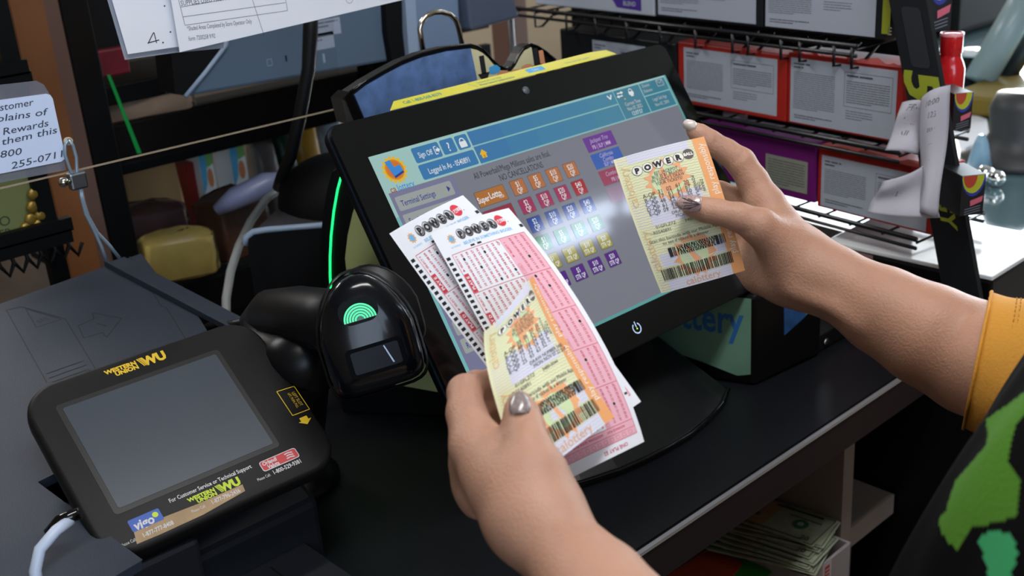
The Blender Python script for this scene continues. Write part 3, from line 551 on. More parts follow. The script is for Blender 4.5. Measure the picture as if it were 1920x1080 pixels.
# plane of the form is vertical: build it on its own straight frame
FO = D(337, 98, 1.05); fx1 = D(763, 0, 1.05 * 1.0) ; ex = (1, 0.0, 0)
vy = 1.0 * FO[1]
ff = lambda x, y, h=0: np.array([FO[0] + x / 1000 * 1, FO[1] - h / 1000, FO[2] - y / 1000])   # x right, y down from the lower left corner
def fl(px, py): q = atY(px, py, FO[1]); return ((q[0] - FO[0]) * 1000, -(q[2] - FO[2]) * 1000)
def sheet(name, poly, m, label, cat, thick=.3, prints=None, Y=None):
    Yp = FO[1] if Y is None else Y
    g = lambda x, y, h=0: np.array([FO[0] + x / 1000, Yp - h / 1000, FO[2] - y / 1000])
    b = MB(); b.prism(poly, -thick, 0, m, g)
    if prints: prints(Print(b, g, .12))
    return build(name, b, label=label, cat=cat)
def fpr(p):
    c = lambda x, y: fl(x, y); k = lambda X, Y: fl(X / 3, Y / 3)
    for a, q in (((1005, -40), (1430, -120)), ((1015, 40), (1600, -60)), ((1030, 95), (1605, 15)), ((1040, 142), (1617, 60)), ((990, -60), (1040, 142)), ((1590, -100), (1617, 60)), ((1420, 0), (1485, 200))): p.line([k(*a), k(*q)], .45, ink2)
    def tx(X, Y, X2, Y2, s, sz, sx=.8):
        a = k(X, Y); q = k(X2, Y2); p.text(a[0], a[1], s, sz, ink2, 1, rot=-math.degrees(atan2(q[1] - a[1], q[0] - a[0])), al='l', sx=(math.hypot(q[0] - a[0], q[1] - a[1]) / (max(glyphs(s)[0][:, 0].max(), .1) * sz)))
    tx(1015, 18, 1420, -32, 'SUPPLIES USED FROM INVENTORY', 7); tx(1052, 160, 1415, 118, '*Shaded Areas Completed by Store Operator Only', 6); tx(1060, 217, 1210, 200, 'form 7200258 9/92', 6)
    p.ring(*fl(655, -2), 4.5, .35, ink2)
sheet('paper_form', [fl(320, -5), fl(300, -80), fl(780, -190), fl(763, -2), fl(337, 98)][::1], WHT, 'white printed supplies form hanging at the top centre left', 'paper', prints=fpr)
def spr(p):
    q = fl(285, 83); p.line([q, fl(294, 64), fl(296, 62), fl(301, 82)], .9, INK); p.line([fl(284, 82), fl(306, 76)], .9, INK); p.circ(*fl(313, 81), .8, INK)
    p.circ(*fl(316, 12), .8, INK); p.circ(*fl(327, 61), .8, INK)
yb = FO[1] + .008
sheet('paper_page', [fl(217, 0), fl(190, -90), fl(420, -150), fl(420, 80), fl(333, 90), fl(247, 103)], WHT, 'white page marked with a handwritten 4, half under the form', 'paper', prints=spr, Y=yb)
sheet('plastic_sleeve', [fl(211, 0), fl(180, -92), fl(430, -160), fl(430, 92), fl(336, 101), fl(244, 114)], POLY, 'clear plastic sleeve holding the page numbered 4', 'sleeve', Y=yb + .003)
# ---------------------------------------------------------------- acrylic guard with handwritten card (left)
AY = 1.02
ga = lambda x, y, h=0: np.array([x / 1000, AY - h / 1000, y / 1000])
def al_(px, py): q = atY(px, py, AY); return (q[0] * 1000, q[2] * 1000)
ACR = mat('acrylic', '#0a0d10', .06, alpha=.05, spec=.4)
b = MB(); z = al_(0, 350)[1]; z2 = al_(640, 205)[1]; a0 = al_(0, 352); a1 = al_(640, 201)
b.prism([(a0[0] - 150, a0[1] - (a1[1] - a0[1]) * 150 / (a1[0] - a0[0])), a1, (a1[0] + 10, a1[1] + 330), (a0[0] - 150, a1[1] + 330)], -1.5, 1.5, ACR, ga)
b.prism([(a0[0] - 150, a0[1] - 1.2 - (a1[1] - a0[1]) * 150 / (a1[0] - a0[0])), (a1[0], a1[1] - 1.2), a1, (a0[0] - 150, a0[1] - (a1[1] - a0[1]) * 150 / (a1[0] - a0[0]))], -1.5, 1.5, mat('acrylic_edge', '#9a8b76', .3), ga)
build('acrylic_guard', b, label='clear acrylic sheet with a bright lower edge across the left shelves', cat='guard')
CARD = mat('card_blue_white', '#c8d6f0', .7); SLV = mat('card_sleeve', '#7b7f8a', .3, alpha=.55)
b = MB(); b.prism([al_(-60, 165), al_(66, 151), al_(80, 158), al_(92, 178), al_(122, 318), al_(-60, 353)], 2.2, 2.8, SLV, ga)
build('card_sleeve', b, label='grey clear pocket around the handwritten card at left', cat='sleeve')
b = MB(); pts = [al_(-80, 197), al_(84, 175), al_(91, 177), al_(96, 184), al_(119, 290), al_(118, 297), al_(112, 302), al_(-60, 336)]
b.prism(pts, 3.2, 3.7, CARD, ga); p = Print(b, lambda x, y, h: ga(x, -y, 3.7 + h), .15)
for s, (x0, y0, x1, y1) in (('Customer', (-32, 205, 58, 190)), ('complains of', (-62, 229, 84, 208)), ('Rewards', (0, 246, 86, 229)), ('give them this', (-55, 277, 102, 242)), ('1-800', (-28, 293, 36, 282)), ('255-0711', (16, 310, 112, 287))):
    a = al_(x0, y0); q = al_(x1, y1); L_ = math.hypot(q[0] - a[0], q[1] - a[1]); sz = 8.6
    p.text(a[0], -a[1], s, sz, mat('marker_grey', '#3c4456', .8), 1, rot=math.degrees(atan2(q[1] - a[1], q[0] - a[0])), al='l', sx=L_ / (glyphs(s)[0][:, 0].max() * sz), ital=.2, bold=.006)
build('handwritten_card', b, label='white card with handwritten rewards phone number, far left', cat='card')
WR = mat('steel_wire', '#8fa0b0', .35, .5)
hk = thing('cable_loop', atY(135, 340, 1.012), 'thin steel wire loop clamped by a bolt, hanging before the wooden post', 'wire')
b = MB(); d = .98
b.tube([atY(*q, 1.012) for q in ((128, 262), (122, 272), (122, 290), (130, 315), (140, 338))], .0016, WR, 8)
b.tube([atY(*q, 1.012) for q in ((128, 262), (136, 272), (143, 295), (144, 320), (143, 340))], .0016, WR, 8)
b.tube([atY(*q, 1.012) for q in ((148, 345), (153, 372), (160, 400), (175, 430), (190, 462), (200, 490))], .0017, WR, 8)
b.tube([atY(*q, 1.012) for q in ((150, 345), (156, 375), (165, 405), (182, 436), (205, 460), (224, 484))], .0017, WR, 8); build('wire', b, hk)
b = MB(); q = atY(145, 338, 1.012); b.box(q + [-.008, -.005, -.008], q + [.008, .005, .008], STEEL); build('clamp', b, hk, .002)
b = MB(); b.cyl(atY(138, 339, 1.012), atY(116, 342, 1.004), .0024, CHROME); b.ball(atY(119, 341.5, 1.004), .0048, CHROME); build('bolt', b, hk)
b = MB(); b.tube([atY(128 + 7 * cos(a * pi / 6), 265 + 6 * sin(a * pi / 6), 1.016) for a in range(13)], .0012, mat('eyelet', '#b8a98e', .4), 8, caps=False); build('eyelet', b, hk)
# ---------------------------------------------------------------- left shelving behind the counter
RY = 1.42
def rb(px, py, Y=RY): q = atY(px, py, Y); return q[0], q[2]
BW = mat('black_shelf', '#060708', .55, spec=.15); WD = mat('post_wood', '#7b4c28', .5, noise=(5, .25)); WD2 = mat('post_wood_side', '#5e453b', .55, noise=(7, .12))
x0, _ = rb(17, 0); x1, _ = rb(80, 0); x2, _ = rb(108, 0)
b = MB(); b.box((x0, RY, 0), (x1, RY + .01, 2.75), WD); b.box((x1, RY + .0005, 0), (x2, RY + .05, 2.75), WD2); b.box((x0, RY + .01, 0), (x1, RY + .05, 2.75), WD2)
build('wooden_post', b, label='brown wooden post at the left in front of the black shelves', cat='post')
x3, _ = rb(112, 0, RY + .03); x4, _ = rb(165, 0, RY + .03)
rk = thing('shelf_rack', (.9, RY + .15, 0), 'tall black shelf rack with wide dark boards beyond the counter', 'shelf')
for xa, xb in ((x3, x4), (rb(712, 20)[0], rb(745, 20)[0])):
    b = MB(); b.box((xa, RY + .03, 0), (xb, RY + .08, 2.2), BW); build('upright', b, rk, .002)
zf = lambda px, py: rb(px, py, RY + .1)[1]
DB = mat('dark_board', '#110e0d', .55, noise=(12, .2), spec=.12)
for z0, z1, m_ in ((zf(250, 300), zf(250, 224), DB), (zf(250, 186), zf(250, 150), BW), (zf(190, 330) - .003, zf(190, 312), BW)):
    b = MB(); b.box((x4 - .01, RY + .085, z0), (1.32, RY + .10, z1), m_); b.box((x4 - .01, RY + .10, z0), (1.32, RY + .38, z0 + .012), m_); build('shelf_board', b, rk, .002)
zl = zf(330, 520); b = MB(); b.box((x4 - .01, RY + .05, zl - .06), (1.32, RY + .09, zl + .002), BW); b.box((x4 - .01, RY + .09, zl - .02), (1.32, RY + .46, zl - .005), BW); build('shelf_board', b, rk, .003)
zt = zf(220, 92); b = MB(); b.box((x4 - .01, RY + .12, zt), (rb(430, 92, RY + .12)[0], RY + .40, zt + .35), BLKM); build('back_panel', b, rk)
GT = mat('green_tape_glow', '#0f8a3c', .4, emit=.12); b = MB(); b.add([atY(x, y, RY + .083) for x, y in ((200, 140), (206, 140), (265, 287), (257, 288))], [(0, 1, 2, 3)], GT); build('green_strip', b, rk, solid=.001)  # strip colour is also given a faint glow of its own
# things on the shelves
CEL = mat('cellophane', '#eef2f4', .06, trans=1, bump=(60, 1.0)); CEL.node_tree.nodes['Principled BSDF'].inputs['IOR'].default_value = 1.13; TAN = mat('cardboard_tan', '#b39468', .8, noise=(3, .12))
def blk(name, px0, py0, px1, py1, Y, dep, m, label, cat, bevel=.004, group=None):
    """a box whose front upper left / lower right corners stand at that distance"""
    a = atY(px0, py0, Y); c = atY(px1, py1, Y); b = MB(); b.box((min(a[0], c[0]), Y, min(a[2], c[2])), (max(a[0], c[0]), Y + dep, max(a[2], c[2])), m)
    return build(name, b, bevel=bevel, label=label, cat=cat, group=group)
SY = RY + .22
blk('cardboard_box', 228, 320, 352, 405, SY + .16, .2, TAN, 'plain tan cardboard box standing on the lower shelf', 'box')
b = MB(); q = [atY(x, y, SY + .02) for x, y in ((344, 310), (367, 302), (396, 420), (372, 428))]; b.add(q + [p + [0, .03, 0] for p in q], [(3, 2, 1, 0), (4, 5, 6, 7), (0, 1, 5, 4), (1, 2, 6, 5), (2, 3, 7, 6), (3, 0, 4, 7)], mat('red_post', '#8c1f18', .5))
build('red_divider', b, label='dull red upright divider between the tan box and white cartons', cat='divider')
CW = mat('carton_white', '#eef4f6', .5); CB = mat('carton_cyan', '#58b4dc', .5); CG = mat('carton_green', '#7fc06a', .5); CO = mat('carton_orange', '#d88a5a', .5)
for i, (x, lab) in enumerate(((372, 'white drink carton with cyan top, directly right of the red divider'), (430, 'white drink carton with cyan top, second from the red divider'))):
    a = atY(x, 300 - 14 * i, SY); c = atY(x + 50, 400 - 18 * i, SY); w_ = c[0] - a[0] - .006; h_ = .115; z0 = zl + .003
    b = MB(); b.box((a[0], SY, z0), (a[0] + w_, SY + .06, z0 + .14), CW)
    g = lambda X, Z, h=0: np.array([X, SY - h / 1000, Z])
    zt_ = z0 + .14
    b.add([g(a[0], zt_, .3), g(a[0] + w_ * .6, zt_, .3), g(a[0] + w_ * .35, zt_ - .05, .3), g(a[0], zt_ - .07, .3)], [(0, 1, 2, 3)], CB)
    b.add([g(a[0] + w_ * .5, zt_, .4), g(a[0] + w_, zt_, .4), g(a[0] + w_, zt_ - .02, .4), g(a[0] + w_ * .5, zt_ - .025, .4)], [(0, 1, 2, 3)], CG)
    b.add([g(a[0] + w_ * (.65 + .22 * cos(t_)), zt_ - .042 + .016 * sin(t_), .5) for t_ in [k * pi / 6 for k in range(12)]], [tuple(range(12))], CO)
    b.add([g(a[0] + w_ * .46, zt_ + .0, 0), g(a[0] + w_, zt_, 0), g(a[0] + w_ * .5, zt_ + .018, 0) + [0, .03, 0], g(a[0], zt_ + .018, 0) + [0, .03, 0]], [(0, 1, 2, 3)], CW)
    build('drink_carton', b, label=lab, cat='carton', group='drink cartons on the lower shelf')
for nm, (xa, xb), hh, c_, lab, ct in (('coffee_pouch', (488, 528), .135, '#6a6462', 'grey mottled pouch beside the cartons', 'pouch'), ('green_tin', (532, 562), .15, '#1b4638', 'dark green tin between the grey pouch and the amber pack', 'tin'), ('chips_bag', (566, 610), .15, '#d09a1c', 'amber yellow pack on the lower shelf nearest the screen', 'pack'), ('white_pack', (612, 660), .14, '#b9ccd8', 'pale blue white pack just left of the screen corner', 'pack')):
    a = atY(xa, 300, SY); c = atY(xb, 300, SY); b = MB(); X0, X1 = a[0], c[0]; m_ = mat(nm + '_m', c_, .4, noise=(14, .35))
    rg = [[((X0 + X1) / 2 + (X1 - X0) / 2 * sx_ * math.copysign(abs(cos(t_)) ** .5, cos(t_)), SY + .03 + .028 * sy_ * math.copysign(abs(sin(t_)) ** .5, sin(t_)), zl + .003 + hh * zz) for t_ in [2 * pi * k / 20 for k in range(20)]] for zz, sx_, sy_ in ((0, .9, .9), (.06, 1, 1), (.5, 1, 1.05), (.9, 1, .7), (1, .98, .15))]
    b.rings(rg, m_); build(nm, b, label=lab, cat=ct)
b = MB(); q = [D(405, 395, 1.62), D(440, 372, 1.62), D(500, 345, 1.63), D(545, 335, 1.65)]; b.tube(q, [.008, .016, .018, .01], mat('blue_wrap', '#7d86a8', .35, bump=(60, .6)), 12); build('blue_bag_fold', b, label='crumpled blue and white plastic bag below the cartons', cat='bag')
def pack(name, cpx, cpy, d, size, rot, m, label, cat, wrap=True, group=None):
    c = D(cpx, cpy, d); t = thing(name, c - np.array([0, 0, size[2] / 2]), label, cat, group); R_ = Matrix.Rotation(radians(rot), 3, 'Z')
    b = MB(); rg = []
    for zz, s in ((-.5, .95), (-.46, .99), (0, 1), (.44, .99), (.5, .94)):
        rg.append([c + np.array(R_ @ Vector((size[0] / 2 * s * math.copysign(abs(cos(a)) ** .16, cos(a)), size[1] / 2 * s * math.copysign(abs(sin(a)) ** .16, sin(a)), size[2] * zz + (.12 * size[2] * (1 - (2 * k / 24 - 1) ** 2) if zz > .3 else 0)))) for k, a in enumerate([2 * pi * k / 24 for k in range(24)])])
    b.rings(rg, m); build('cake', b, t)
    if wrap:
        b = MB(); R2 = random.Random(int(cpx)); rg = []
        for zz, s in ((-.52, 1.0), (-.4, 1.06), (.2, 1.06), (.55, 1.02), (.68, .8), (.8, .4)):
            rg.append([c + np.array(R_ @ Vector((size[0] / 2 * s * R2.uniform(.99, 1.1) * math.copysign(abs(cos(a)) ** .45, cos(a)), size[1] / 2 * s * R2.uniform(.99, 1.1) * math.copysign(abs(sin(a)) ** .45, sin(a)), size[2] * zz * R2.uniform(.97, 1.05)))) for a in [2 * pi * k / 18 for k in range(18)]])
        b.rings(rg, CEL, smooth=False); build('wrapper', b, t)
    return t
pack('wrapped_cake', 335, 480, 1.59, (.095, .055, .05), -20, mat('sponge', '#a8924a', .7, noise=(20, .15)), 'clear wrapped slice of yellow sponge cake behind the printer tray', 'cake')
pack('wrapped_bun', 272, 428, 1.70, (.12, .06, .05), -15, mat('bun_brown', '#3c1c1a', .6, noise=(10, .2)), 'dark brown wrapped pastry behind the yellow sponge slice', 'pastry')
pack('wrapped_pastry', 438, 425, 1.70, (.09, .07, .075), 10, mat('pastry_brown', '#4a2a16', .6, noise=(14, .25)), 'brown wrapped pastry behind the grey cable', 'pastry')
pack('wrapped_roll', 268, 192, 1.60, (.13, .05, .032), -8, mat('roll_brown', '#a08670', .6, noise=(14, .3)), 'wrapped roll on the upper shelf under the red packet', 'pastry')
b = MB(); a = atY(180, 95, RY + .11); c = atY(245, 140, RY + .11); b.box((a[0], RY + .105, c[2] + .003), (c[0], RY + .12, a[2]), mat('pink_packet_m', '#6e1626', .5, noise=(20, .4))); build('red_packet', b, bevel=.003, label='dark red packet on the top shelf beneath the plastic sleeve', cat='packet')
b = MB(); q = [atY(x, y, RY + .3) for x, y in ((165, 470), (640, 470), (640, 660), (165, 660))]; b.add(q, [(0, 1, 2, 3)], BLKM); build('lower_panel', b, rk, solid=.01)
# left front rack with chocolate box
LY = 1.30
lr = thing('wire_rack', (.35, LY + .08, .95), 'black wire rack with deep front bars at the far left', 'rack')
b = MB()
for (xa, ya, xb, yb_) in ((-40, 465, 135, 413), (-40, 490, 135, 435), (-40, 132, 52, 118), (-40, 158, 60, 140)):
    b = MB(); a = atY(xa, ya, LY); c = atY(xb, yb_, LY); b.box((a[0], LY, c[2] - .012), (c[0], LY + .012, c[2] + .004), BW); build('front_bar', b, lr)
for px in range(0, 150, 26):
    b = MB(); a = atY(px, 500 - px * .3, LY); b.tube([a + [0, .02, .03], a + [0, 0, .0], a + [.008, 0, -.014], a + [.016, 0, 0]], .0025, BW, 8); build('wire_hook', b, lr)
b = MB(); a = atY(-40, 480, LY); c = atY(140, 425, LY); b.box((a[0], LY + .012, c[2] - .012), (c[0], LY + .10, c[2] - .006), BW); build('rack_shelf', b, lr); b = MB(); a = atY(-40, 150, LY); c = atY(60, 130, LY); b.box((a[0], LY + .012, c[2] - .004), (c[0], LY + .10, c[2] + .004), BW); build('rack_shelf', b, lr)
b = MB(); a = atY(100, 430, LY + .01); b.box((a[0] - .012, LY + .012, .95), (a[0] + .008, LY + .03, 1.5), BW); build('rack_upright', b, lr); b = MB(); b.box((a[0] - .30, LY + .08, .95), (a[0] - .285, LY + .09, 1.5), BW); build('rack_upright', b, lr)
cz = atY(70, 437, LY + .01)[2]; a = atY(-40, 400, LY + .02); c = atY(64, 340, LY + .02); bt = atY(30, 445, LY + .02)[2]
cb = thing('chocolate_box', ((a[0] + c[0]) / 2, LY + .03, bt), 'olive green chocolate box printed with gold wrapped sweets', 'box')
b = MB(); b.box((a[0], LY + .02, bt), (c[0] + .004, LY + .06, bt + .10), mat('olive_box', '#6d7446', .5)); p = Print(b, lambda x, y, h: np.array([x / 1000, LY + .02 - h / 1000, -y / 1000]), .2)
q = atY(8, 414, LY + .02); p.text(q[0] * 1000, -q[2] * 1000, 'O', 17, mat('olive_ink', '#23281a', .7), 1, rot=0); q = atY(10, 436, LY + .02); p.text(q[0] * 1000, -q[2] * 1000, 'ER', 13, mat('olive_ink', '#23281a', .7), 1); build('carton', b, cb)
GO = mat('gold_foil', '#8f7430', .35, .5, bump=(200, .8))
for x, y in ((62, 364), (60, 388), (57, 411), (76, 404), (72, 422), (48, 428)):
    q = atY(x, y, LY + .015); b = MB(); b.ball(q, (.0072, .004, .0072), GO, 12); build('gold_sweet', b, cb)
blk('tan_box', 66, 348, 100, 420, LY + .16, .05, TAN, 'narrow tan box seen behind the chocolate box', 'box')
a = atY(0, 160, LY + .03); zq = atY(30, 128, LY + .03)[2] + .006
b = MB(); b.box((a[0] - .05, LY + .03, zq), (a[0] + .012, LY + .07, zq + .05), mat('snack_yellow', '#a08a3c', .4, noise=(40, .5))); build('snack_packet', b, bevel=.003, label='yellow and white snack packet on the upper far left rack', cat='packet')
# ---------------------------------------------------------------- grey equipment at the top
GP = mat('grey_blue_shell', '#5f7387', .4, noise=(2, .06)); GP2 = mat('grey_shell_light', '#9eb0c8', .4)
g1 = thing('check_reader', atY(540, 180, 1.28), 'slanted blue grey equipment shell hanging behind the paper form', 'equipment')
QY = 1.28
P_ = lambda pts: [tuple(atY(x, y, QY)[[0, 2]]) for x, y in pts]
b = MB(); b.prism(P_([(345, 182), (425, 82), (420, -60), (740, -120), (745, 112)])[::-1], 0, .05, GP, yfr(QY)); build('shell', b, g1, .004)
b = MB(); b.tube([atY(x, y, QY - .003) for x, y in ((347, 181), (385, 135), (423, 85), (430, 40))], .0032, GP2, 8); build('edge', b, g1)
b = MB(); b.prism(P_([(312, 40), (418, 84), (344, 178), (326, 176)])[::-1], -.004, .04, BLKM, yfr(QY)); build('dark_end', b, g1)
b = MB(); pf2 = Print(b, lambda x, y, h: np.array([x / 1000, QY - h / 1000, -y / 1000]), .25)
def kk(x, y): q = atY(x, y, QY); return q[0] * 1000, -q[2] * 1000
LB = mat('label_pale', '#a6b2c4', .6)
for (xa, ya, xb, yb_) in ((588, 40, 640, 62), (570, 68, 628, 88)): u0 = kk(xa, ya); u1 = kk(xb, yb_); pf2.rect(u0[0], u0[1], u1[0], u1[1], LB, 1); pf2.para(u0[0] + 4, u0[1] + 3, u1[0] - 4, 2, 5, 1.6, mat('pale_ink', '#59606e', .7), 2)
u0 = kk(604, 101); pf2.rect(u0[0], u0[1], u0[0] + 3.5, u0[1] + 12, GP2, 1); u0 = kk(534, 104); pf2.rect(u0[0], u0[1], u0[0] + 2.5, u0[1] + 8, BLKM, 1); u0 = kk(500, 112); pf2.frame(u0[0], u0[1], u0[0] + 7, u0[1] + 8, .8, GP2, 1)
build('markings', b, g1)
b = MB(); b.prism(P_([(710, -60), (742, -60), (745, 60), (752, 124), (728, 132), (716, 60)])[::-1], -.012, .03, BLKM, yfr(QY)); build('black_upright', b, label='short black upright between the two grey equipment shells', cat='post')
g2 = thing('monitor_back', atY(850, 110, QY), 'pale blue grey monitor shell behind the padlock', 'equipment')
b = MB(); b.prism(P_([(742, -60), (762, -60), (773, 115), (755, 120)])[::-1], -.016, .0, GP2, yfr(QY)); build('side_strip', b, g2)
b = MB(); b.prism(P_([(762, -60), (855, -60), (862, 95), (835, 135), (775, 150)])[::-1], -.004, .05, mat('shell_pale', '#7d92ad', .4), yfr(QY)); build('shell', b, g2, .004)
b = MB(); b.prism(P_([(852, -60), (930, -60), (958, 32), (866, 56)])[::-1], -.02, .03, mat('shell_mid', '#555f70', .45), yfr(QY)); build('shell_side', b, g2, .004)
b = MB(); a = atY(975, 60, 1.62); b.box((a[0] - .028, 1.62, 0), (a[0] + .02, 1.67, 2.75), mat('brown_post', '#6b4f44', .6, noise=(4, .1))); build('brown_post', b, label='brown square post behind the printer cover', cat='post')
# ---------------------------------------------------------------- wire rack with cartons (right)
K0 = D(1690, 300, 1.3); ka = np.array([.124, .992, 0]); ka /= np.linalg.norm(ka); kn = np.array([ka[1], -ka[0], 0])
KB = np.array([K0[0], K0[1], 0])
def kf(s, z, n=0): return KB + ka * s / 1000 + np.array([0, 0, z / 1000]) + kn * n / 1000     # s away, z height, n depth (mm)
def ks(px, py, n=0):
    r = ray(px, py); o = KB + kn * n / 1000; q = r * ((kn @ o) / (kn @ r)); return ((q - KB) @ ka * 1000, (q[2] + EYE) * 1000)
wrk = thing('wire_display_rack', kf(300, 950, 60), 'black wire display rack holding energy drink cartons right of the screen', 'rack')
WB = mat('wire_black', '#0c0e12', .35)
def rail(z, s0, s1, n, r=2.6): b.tube([kf(s0, z, n), kf(s1, z, n)], r / 1000, WB, 8)
for z, s0 in ((1288, 66), (1172, 0), (1073, -30)):
    b = MB()
    for dz, n in ((0, -4), (-11, -4), (0, 130), (-11, 130)): rail(z + dz, s0, 760, n, 3.2 if dz == 0 else 2.4)
    for s in range(int(s0), 760, 48):
        b.tube([kf(s, z, 130), kf(s, z - 4, -4)], .0016, WB, 6)
    build('wire_shelf', b, wrk)
b = MB()
for s in (72, 98, 150, 180, 235, 262, 330, 400, 470, 540, 610, 690):
    b = MB(); b.tube([kf(s, 1288, -5), kf(s, 1262, -5), kf(s - 3, 1262, 6), kf(s - 3, 1284, 40)], .0021, WB, 6); build('front_hook', b, wrk)
b = MB()
for n_ in (-4, 130): b = MB(); b.tube([kf(760, 2, n_), kf(760, 1500, n_)], .005, WB); build('post', b, wrk)
b = MB(); b.box((110, 936, 0), (760, 946, 130), BLKM, kf); build('bottom_shelf', b, wrk)
for z0_, z1_ in ((1286, 1500), (1176, 1274), (1060, 1166)):
    b = MB(); b.box((66, z0_, 124), (760, z1_, 127), BLKM, kf); build('back_panel', b, wrk)  # dark backing added to hide the sunlit case top behind the wires
LBL = mat('label_grey', '#a9b1bf', .7); LIN = mat('label_ink', '#70757f', .8); LIN2 = mat('label_ink_dark', '#4b4f58', .8)
def carton(s0, s1, z0, z1, m, label, lab=None, depth=50, facts=True, n0=4, seed=1, name='drink_carton'):
    t = thing(name, kf((s0 + s1) / 2, z0, n0 + depth / 2), label, 'carton', 'energy drink cartons on the wire rack')
    b = MB(); b.box((s0, z0, n0), (s1, z1, n0 + depth), m, kf); t['part'] = 1; pt = build('carton_shell', b, t, .002); del t['part']
    if lab:
        a0, a1, b0, b1 = lab; b = MB(); p = Print(b, lambda x, y, h: kf(a1 - x, b1 - y, n0 - h), .25); w = a1 - a0; h = b1 - b0
        p.rect(0, 0, w, h, LBL, 1, 300)
        if facts:
            p.para(5, 6, 30, 2, 4.2, 1.8, LIN2, 2, seed)
            p.para(5, 17, w * .44, int((h - 32) / 2.5), 2.5, .8, LIN, 2, seed + 1)
            p.frame(w * .53, 9, w - 6, h * .62, .4, LIN2, 2); p.para(w * .55, 12, w - 9, 1, 4, 1.8, LIN2, 3, seed + 2); p.para(w * .55, 19, w - 9, int((h * .62 - 22) / 2.8), 2.8, .8, LIN, 3, seed + 3)
            p.para(w * .55, h * .68, w * .8, 4, 3, .8, LIN, 2, seed + 4); p.para(7, h - 10, w * .42, 2, 3, 1., LIN2, 2, seed + 5)
        build('printed_label', b, pt)
    return t
CRED = mat('carton_red', '#a8261e', .4, noise=(5, .08)); CBLK = mat('carton_black', '#14171c', .4); CPUR = mat('carton_purple', '#6e1a6e', .4, noise=(5, .1)); CWH = mat('carton_white2', '#b4bcc8', .5)
c1 = carton(178, 374, 1180, 1266, CRED, 'red carton with white facts panel, directly right of the screen corner', (193, 362, 1186, 1259), seed=4)
carton(4, 176, 1180, 1270, CRED, 'red carton with white facts panel, beside the tall black strut', (14, 171, 1183, 1264), seed=9)
carton(378, 640, 1180, 1262, CBLK, 'dark carton with pale panel partly behind the screen corner', (440, 560, 1182, 1252), seed=12)
carton(34, 216, 1296, 1420, CBLK, 'black carton with large white facts panel on the top shelf', (48, 214, 1299, 1412), seed=21)
carton(219, 418, 1296, 1420, CBLK, 'black carton with white panel on the top shelf, left of the larger one', (230, 412, 1300, 1412), seed=25)
t = carton(421, 700, 1296, 1400, CWH, 'white and purple carton at the far left of the top shelf', None, seed=2)
b = MB(); p = Print(b, lambda x, y, h: kf(700 - x, 1400 - y, 4 - h), .3); PU2 = mat('print_purple', '#4a2c90', .5)
p.poly([(175, 68), (253, 74), (253, 98), (200, 96)], PU2, 1); p.text(216, 79, 'SUPPORT', 10, CWH, 2, bold=.03); p.text(228, 89, 'BLEND', 9, CWH, 2, bold=.02); p.poly([(50, 62), (100, 66), (100, 84), (80, 82), (78, 70), (50, 70)], PU2, 1); p.para(120, 70, 155, 3, 5, 2, mat('olive_print', '#75806a', .6), 1)
build('printed_label', b, t)
t = carton(128, 330, 1082, 1160, CPUR, 'purple carton with a small facts panel on the lower shelf', (140, 210, 1092, 1134), facts=False, seed=3)
b = MB(); p = Print(b, lambda x, y, h: kf(330 - x, 1160 - y, 4 - h), .3); p.rect(120, 26, 190, 68, mat('label_olive', '#8f9486', .7), 2, 300); p.para(124, 31, 186, 10, 3.5, .9, LIN2, 3); build('facts_panel', b, t.children[0])
carton(-48, 124, 1079, 1160, CRED, 'red carton with white facts panel on the lower shelf beside the purple one', (-36, 118, 1082, 1148), seed=31)
# torn cellophane and caps glimpsed above the cartons
for i, (s, z, c_, lab) in enumerate(((300, 1172, '#dfe8ee', 'white bottle cap above the left part of the purple carton'), (140, 1160, '#d8d2e6', 'white bottle cap above the right part of the purple carton'))):
    b = MB(); b.cyl(kf(s, z - 14, 40), kf(s, z - 2, 40), .017, mat('cap%d' % i, c_, .3), seg=24); build('bottle_cap', b, label=lab, cat='cap', group='bottle caps behind the cartons')
R1 = random.Random(4)
for s0, z0, L_, lab in ((8, 1272, 75, 'torn red shrink film along the top of the upper red carton'), (-40, 1161, 150, 'torn red shrink film along the top of the lower red carton')):
    b = MB(); pts = [(s0 + L_ * i / 14, z0 + R1.uniform(-2, 5)) for i in range(15)]
    b.add([kf(s, z, 2) for s, z in pts] + [kf(s, z0 - 4, 2) for s, z in pts], [(i, i + 1, 16 + i, 15 + i) for i in range(14)], mat('torn_red_film', '#d8706a', .3, alpha=.7)); build('torn_film', b, label=lab, cat='film', solid=.0004)
# strut with the big letters
STK = mat('strut_black', '#14171b', .42); LIM = mat('strut_lime', '#98a327', .5)
su = thing('display_strut', kf(-60, 950, -20), 'slanted black display strut lettered 5 and ENERGY in lime', 'display')
T0 = ks(1677, 60, -14); T1 = ks(1748, 60, -14); B0 = ks(1770, 560, -14); B1 = ks(1838, 560, -14)
ext = lambda a, c, z: (a[0] + (c[0] - a[0]) * (z - a[1]) / (c[1] - a[1]), z)
pl = [ext(T0, B0, 1430), ext(T1, B1, 1430), ext(T1, B1, 955), ext(T0, B0, 955)]
b = MB(); b.prism(pl, -14, -8, STK, lambda x, y, z: kf(x, y, z)); build('panel', b, su, .0012)
SE = thing('x', (0, 0, 0), None, None) if False else None
dx = (B0[0] - T0[0]) / (B0[1] - T0[1])       # ds/dz
cx0 = (T0[0] + T1[0]) / 2
sp_ = lambda x, y, h: kf(cx0 + dx * ((1430 - y) - T0[1]) - x, 1430 - y, -14 - h)      # x right, y down along strut
z5 = 1430 - ks(1735, 162, -14)[1]; zN = 1430 - ks(1785, 380, -14)[1]
